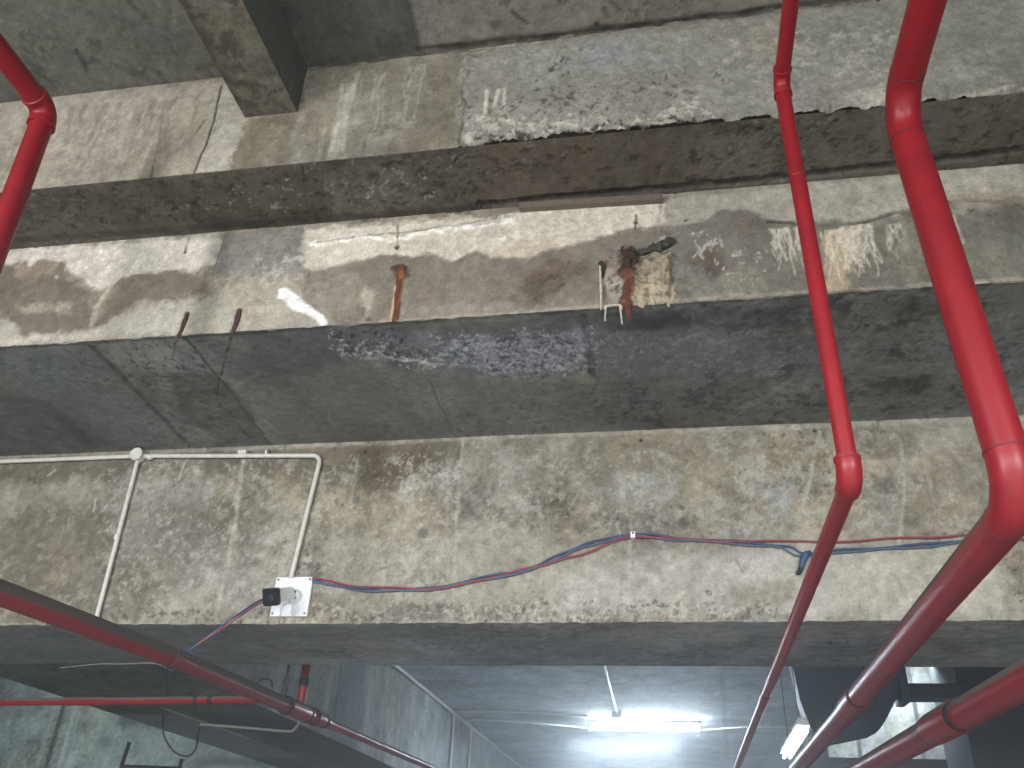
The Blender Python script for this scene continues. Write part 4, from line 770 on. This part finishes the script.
def crust(name, pts, rads, m, seed, label=None, rough=.5, flat=.6, n=14):
    P = smooth_path(pts, 7); k = len(P); rr = np.interp(np.linspace(0, len(pts)-1, k), range(len(pts)), rads)
    bm = bmesh.new(); sweep(bm, P, list(rr), n); c = {}
    for v in bm.verts:
        i = min(range(k), key=lambda j: (P[j]-v.co).length); d = v.co-P[i]
        q = fbm(np.array([v.co.x*60+seed]), np.array([v.co.z*45+v.co.y*90]), seed, 4, .7)[0]
        v.co = P[i]+d*float(1+rough*4*(q-.5)); v.co.y = P[i].y+(v.co.y-P[i].y)*flat
    o = obj(name, bm, m, soff, True)
    if label: o['label'] = label
    return o
# deposits hanging from the pale beam face: children of that member
def dep(name, pts, rad, m, n=10, label=None):
    o = tube(name, pts, rad, m, soff, n)
    if label: o['label'] = label
    return o
dep('lime_straw', [(-0.228,3.040,3.978),(-0.225,3.040,3.848),(-0.226,3.040,3.744)], [.0045, .006, .004], LIME, label='white lime straw')
dep('lime_bracket', smooth_path([(-0.213,3.036,3.745),(-0.205,3.036,3.760),(-0.146,3.036,3.761),(-0.138,3.036,3.739)], 4), .0035, LIME, label='white lime bridge')
dep('lime_straw', [(-0.205,3.036,3.760),(-0.210,3.036,3.684)], [.0045, .003], LIME); dep('lime_straw', [(-0.146,3.036,3.761),(-0.139,3.036,3.663)], [.005, .003], LIME)
rd = random.Random(4)
for i, (px, L, r0) in enumerate((([(-0.138,3.050,3.760)][0], .03, .012), ([(-0.113,3.050,3.742)][0], .045, .014), ([(-0.054,3.050,3.763)][0], .015, .012), ([(-0.008,3.050,3.775)][0], .014, .012), ([(0.054,3.050,3.770)][0], .026, .010))):
    p = Vector(px); crust('lime_stub', [p+Vector((-.004, 0, .03)), p, p+Vector((.004, 0, -L))], [r0*.9, r0, .004], CRUSTY if i > 1 else RUSTP, i+3)
for i, pts in enumerate(([(-2.166,3.054,3.888),(-2.169,3.054,3.820),(-2.176,3.054,3.749)], [(-1.900,3.054,3.890),(-1.900,3.054,3.823),(-1.908,3.054,3.746)])):
    crust('rusty_bar', pts, [.009, .012, .007], BARR, 21+i, 'short rusty bar end', .5, .5)
a = [Vector(p) for p in [(-1.129,3.052,4.075),(-1.144,3.052,4.036),(-1.142,3.052,3.934),(-1.141,3.052,3.759)]]
crust('rust_crust', a, [.010, .018, .011, .008], RUST, 3, 'thick orange rust crust', .45, .5)
b0 = [Vector(p) for p in [(-0.097,3.052,4.053),(-0.098,3.052,3.998),(-0.104,3.052,3.933)]]
crust('rust_crust', b0, [.02, .036, .022], RUSTD, 5, 'dark flaking rust knot', .7, .6)
b1 = [Vector(p) for p in [(-0.100,3.052,3.943),(-0.106,3.052,3.858),(-0.122,3.052,3.755)]]
crust('rust_crust', b1, [.02, .024, .016], RUSTP, 9, 'brown rust run', .5, .5)
crust('rust_crust', [(-0.224,3.052,4.009),(-0.216,3.052,3.975),(-0.221,3.052,3.921)], [.010, .012, .006], RUSTD, 12, None, .6, .6)
crust('rubble_ridge', [(-0.053,3.050,4.042),(0.012,3.050,4.063),(0.069,3.050,4.086),(0.101,3.050,4.105)], [.010, .02, .018, .008], CRUSTD, 15, 'dark broken concrete lip', .7, .7)
bp = [Vector(p) for p in [(-0.597,3.045,4.355),(0.059,3.045,4.337)]]
bm = bmesh.new(); hh = .017
for sgn in (0,):
    vs = [bm.verts.new(v) for p in bp for v in (p+Vector((0, -.02, -hh)), p+Vector((0, .02, -hh)), p+Vector((0, .02, hh)), p+Vector((0, -.02, hh)))]
    for qd in ((0, 1, 2, 3), (7, 6, 5, 4), (0, 4, 5, 1), (1, 5, 6, 2), (2, 6, 7, 3), (3, 7, 4, 0)): bm.faces.new([vs[i] for i in qd])
o = obj('form_board', bm, BOARD, soff, False); o['label'] = 'thin grey-brown board left in the joint'

# ---------------------------------------------------------------- far bay: lamps, conduits, duct
l0, l1 = [Vector(p) for p in [(-1.226,13.031,3.660),(0.348,13.221,3.660)]]
t = thing('ceiling_lamp', 'lit fluorescent tube lamp on the far ceiling', 'lamp', tuple((l0+l1)/2))
box('lamp_housing', WHITE, t, l0.x, l1.x, l0.y-.03, l0.y+.03, 3.715, 3.762, .008)
tb = tube('fluorescent_tube', [Vector((l0.x+.03, l0.y, 3.655)), Vector((l1.x-.03, l0.y, 3.655))], .03, TUBE, t, 16)
for x in (l0.x+.02, l1.x-.02): box('tube_holder', WHITE, t, x-.02, x+.02, l0.y-.03, l0.y+.03, 3.62, 3.70, .004)
c0, c1 = [Vector(p) for p in [(-0.726,9.553,3.745),(-0.777,12.412,3.745)]]
t = thing('conduit', 'thin pale conduit slanting across the far ceiling to the lit lamp', 'conduit', tuple(c1))
tube('conduit_run', [c0+(c0-c1)*.3, c1], .014, PVC, t, 12)
tube('junction_box', [c1+Vector((0, 0, .015)), c1+Vector((0, 0, -.07))], .075, PVC, t, 24)
def cond(label, pts, r, m=PVC):
    t = thing('conduit', label, 'conduit', pts[0]); tube('conduit_run', smooth_path(pts, 3) if len(pts) > 2 else pts, r, m, t, 10); return t
cond('pale conduit along the corner of the side beam and far ceiling', [(-3.05, 7, 3.737), (-3.05, 20, 3.737)], .022)
cond('upper pale conduit crossing the far ceiling toward the lamp', [(-3.154,12.651,3.745),(-2.940,12.408,3.745),(-2.101,12.427,3.745),(-1.191,12.666,3.745)], .014)
cond('lower pale conduit crossing the far ceiling toward the lamp', [(-3.125,13.298,3.745),(-2.932,13.033,3.745),(-2.231,13.225,3.745),(-1.255,13.654,3.745)], .014)
cond('thin pale conduit running right from the lamp to the dark duct', [(0.375,13.677,3.745),(1.015,13.364,3.745),(1.692,13.386,3.745)], .012)
for lab, y in (('pale vertical conduit on the side beam, nearer one', 12.55), ('pale vertical conduit on the side beam, farther one', 13.7)):
    cond(lab, [(-3.06, y, 3.74), (-3.06, y-.03, 2.75)], .02)
cond('pale conduit bent at its right end across the underside of the side beam', [(-3.954,7.242,2.722),(-3.649,7.364,2.722),(-3.306,7.537,2.722),(-3.187,7.423,2.722),(-3.001,7.067,2.722),(-2.874,6.789,2.722)], .012)
# second lamp running away beside the thick pipe
m0, m1 = [Vector(p) for p in [(0.837,6.482,2.620),(0.852,7.729,2.620)]]
t = thing('ceiling_lamp', 'bright twin tube lamp partly hidden by the thick red pipe', 'lamp', tuple(m0))
dv = (m1-m0).normalized(); sd = dv.cross(Vector((0, 0, 1)))
for k in (-1, 1): tube('fluorescent_tube', [m0+sd*.022*k, m1+sd*.022*k], .012, TUBE2, t, 12)
bm = bmesh.new(); vs = [bm.verts.new(p+sd*k*.045+Vector((0, 0, z))) for p in (m0-dv*.04, m1+dv*.04) for k, z in ((-1, .03), (1, .03), (.6, .08), (-.6, .08))]
for qd in ((0, 1, 2, 3), (7, 6, 5, 4), (0, 4, 5, 1), (1, 5, 6, 2), (2, 6, 7, 3), (3, 7, 4, 0)): bm.faces.new([vs[i] for i in qd])
obj('lamp_housing', bm, WHITE, t, False)
for p in (m0+dv*.2, m1-dv*.2): tube('hanger_rod', [p+Vector((0, 0, .07)), Vector((p.x, p.y, 3.763))], .004, DARKMETAL, t, 6)
# dark duct
t = thing('ventilation_duct', 'dark hanging ventilation duct with rounded underside before the pale far beam', 'duct', (1.45, 8, 2.8))
prof = [Vector((p[0], 0, p[2])) for p in [(1.038,8.000,3.105),(1.071,8.000,2.977),(1.105,8.000,2.868),(1.174,8.000,2.784),(1.251,8.000,2.777),(1.566,8.000,2.844),(1.642,8.000,2.883),(1.711,8.000,2.970),(1.774,8.000,3.064),(1.817,8.000,3.136),(1.876,8.000,3.338)]] + [Vector((1.95, 0, 3.5)), Vector((1.0, 0, 3.5))]
bm = bmesh.new(); ra = [bm.verts.new(p+Vector((0, 8.0, 0))) for p in prof]; rb = [bm.verts.new(p+Vector((0, 8.22, 0))) for p in prof]; n = len(prof)
bm.faces.new(ra); bm.faces.new(rb[::-1])
for k in range(n): bm.faces.new((ra[k], rb[k], rb[(k+1) % n], ra[(k+1) % n]))
bmesh.ops.triangulate(bm, faces=[f for f in bm.faces if len(f.verts) > 4])
obj('duct_hood', bm, DUCTM, t, False)
box('duct_run', DUCTM, t, 1.85, 3.2, 8.0, 8.22, 3.135, 3.25, .01)
box('duct_flange', DUCTM, t, 1.85, 1.92, 7.97, 8.25, 3.10, 3.40, .006)
for x in (1.2, 1.75): tube('hanger_rod', [(x, 8.1, 3.49), (x, 8.1, 3.763)], .008, DARKMETAL, t, 8)
# hanger frame against the far left wall
f0, f1, f2, f3 = [Vector(p) for p in [(-6.048,9.600,2.865),(-6.076,9.600,2.627),(-5.379,9.600,2.621),(-5.368,9.600,2.723)]]
t = thing('pipe_bracket', 'dark metal hanger frame low before the far left wall', 'bracket', tuple(f1))
tube('bracket_post', [f0+Vector((.0, 0, .02)), f1], .022, DARKMETAL, t, 8); tube('bracket_post', [f3, f2], .022, DARKMETAL, t, 8); tube('bracket_bar', [f1, f2], .025, DARKMETAL, t, 8)
for f in (f1, f2): tube('bracket_leg', [f, Vector((f.x, 10.6, f.z))], .02, DARKMETAL, t, 8)

ab = Vector([(1.018,2.648,5.000)][0])
tube('anchor_bolt', [ab+Vector((0, 0, .03)), ab, ab+Vector((0, 0, -.02))], [.012, .014, .008], RUSTD, slab, 10)
# ---------------------------------------------------------------- haze lit by the far lamps, drawn forward to imitate lens glare
HZ = bpy.data.materials.new('bay_haze'); HZ.use_nodes = True; nt = HZ.node_tree; nt.nodes.clear()
oo = nt.nodes.new('ShaderNodeOutputMaterial'); vs = nt.nodes.new('ShaderNodeVolumeScatter'); vs.inputs['Density'].default_value = .034; vs.inputs['Anisotropy'].default_value = .6
vs.inputs['Color'].default_value = (.9, .95, 1, 1)
nt.links.new(vs.outputs[0], oo.inputs['Volume'])
bm = bmesh.new()
prof = [(5.2, 3.74), (23.9, 3.74), (23.9, .1), (.6, .1), (.6, 2.70), (5.2, 2.70)]
ra = [bm.verts.new((-3.0, y, z)) for y, z in prof]; rb = [bm.verts.new((8.9, y, z)) for y, z in prof]
bm.faces.new(ra); bm.faces.new(rb[::-1])
for k in range(6): bm.faces.new((ra[k], rb[k], rb[(k+1) % 6], ra[(k+1) % 6]))
o = obj('haze', bm, HZ, None, False); o['kind'] = 'stuff'
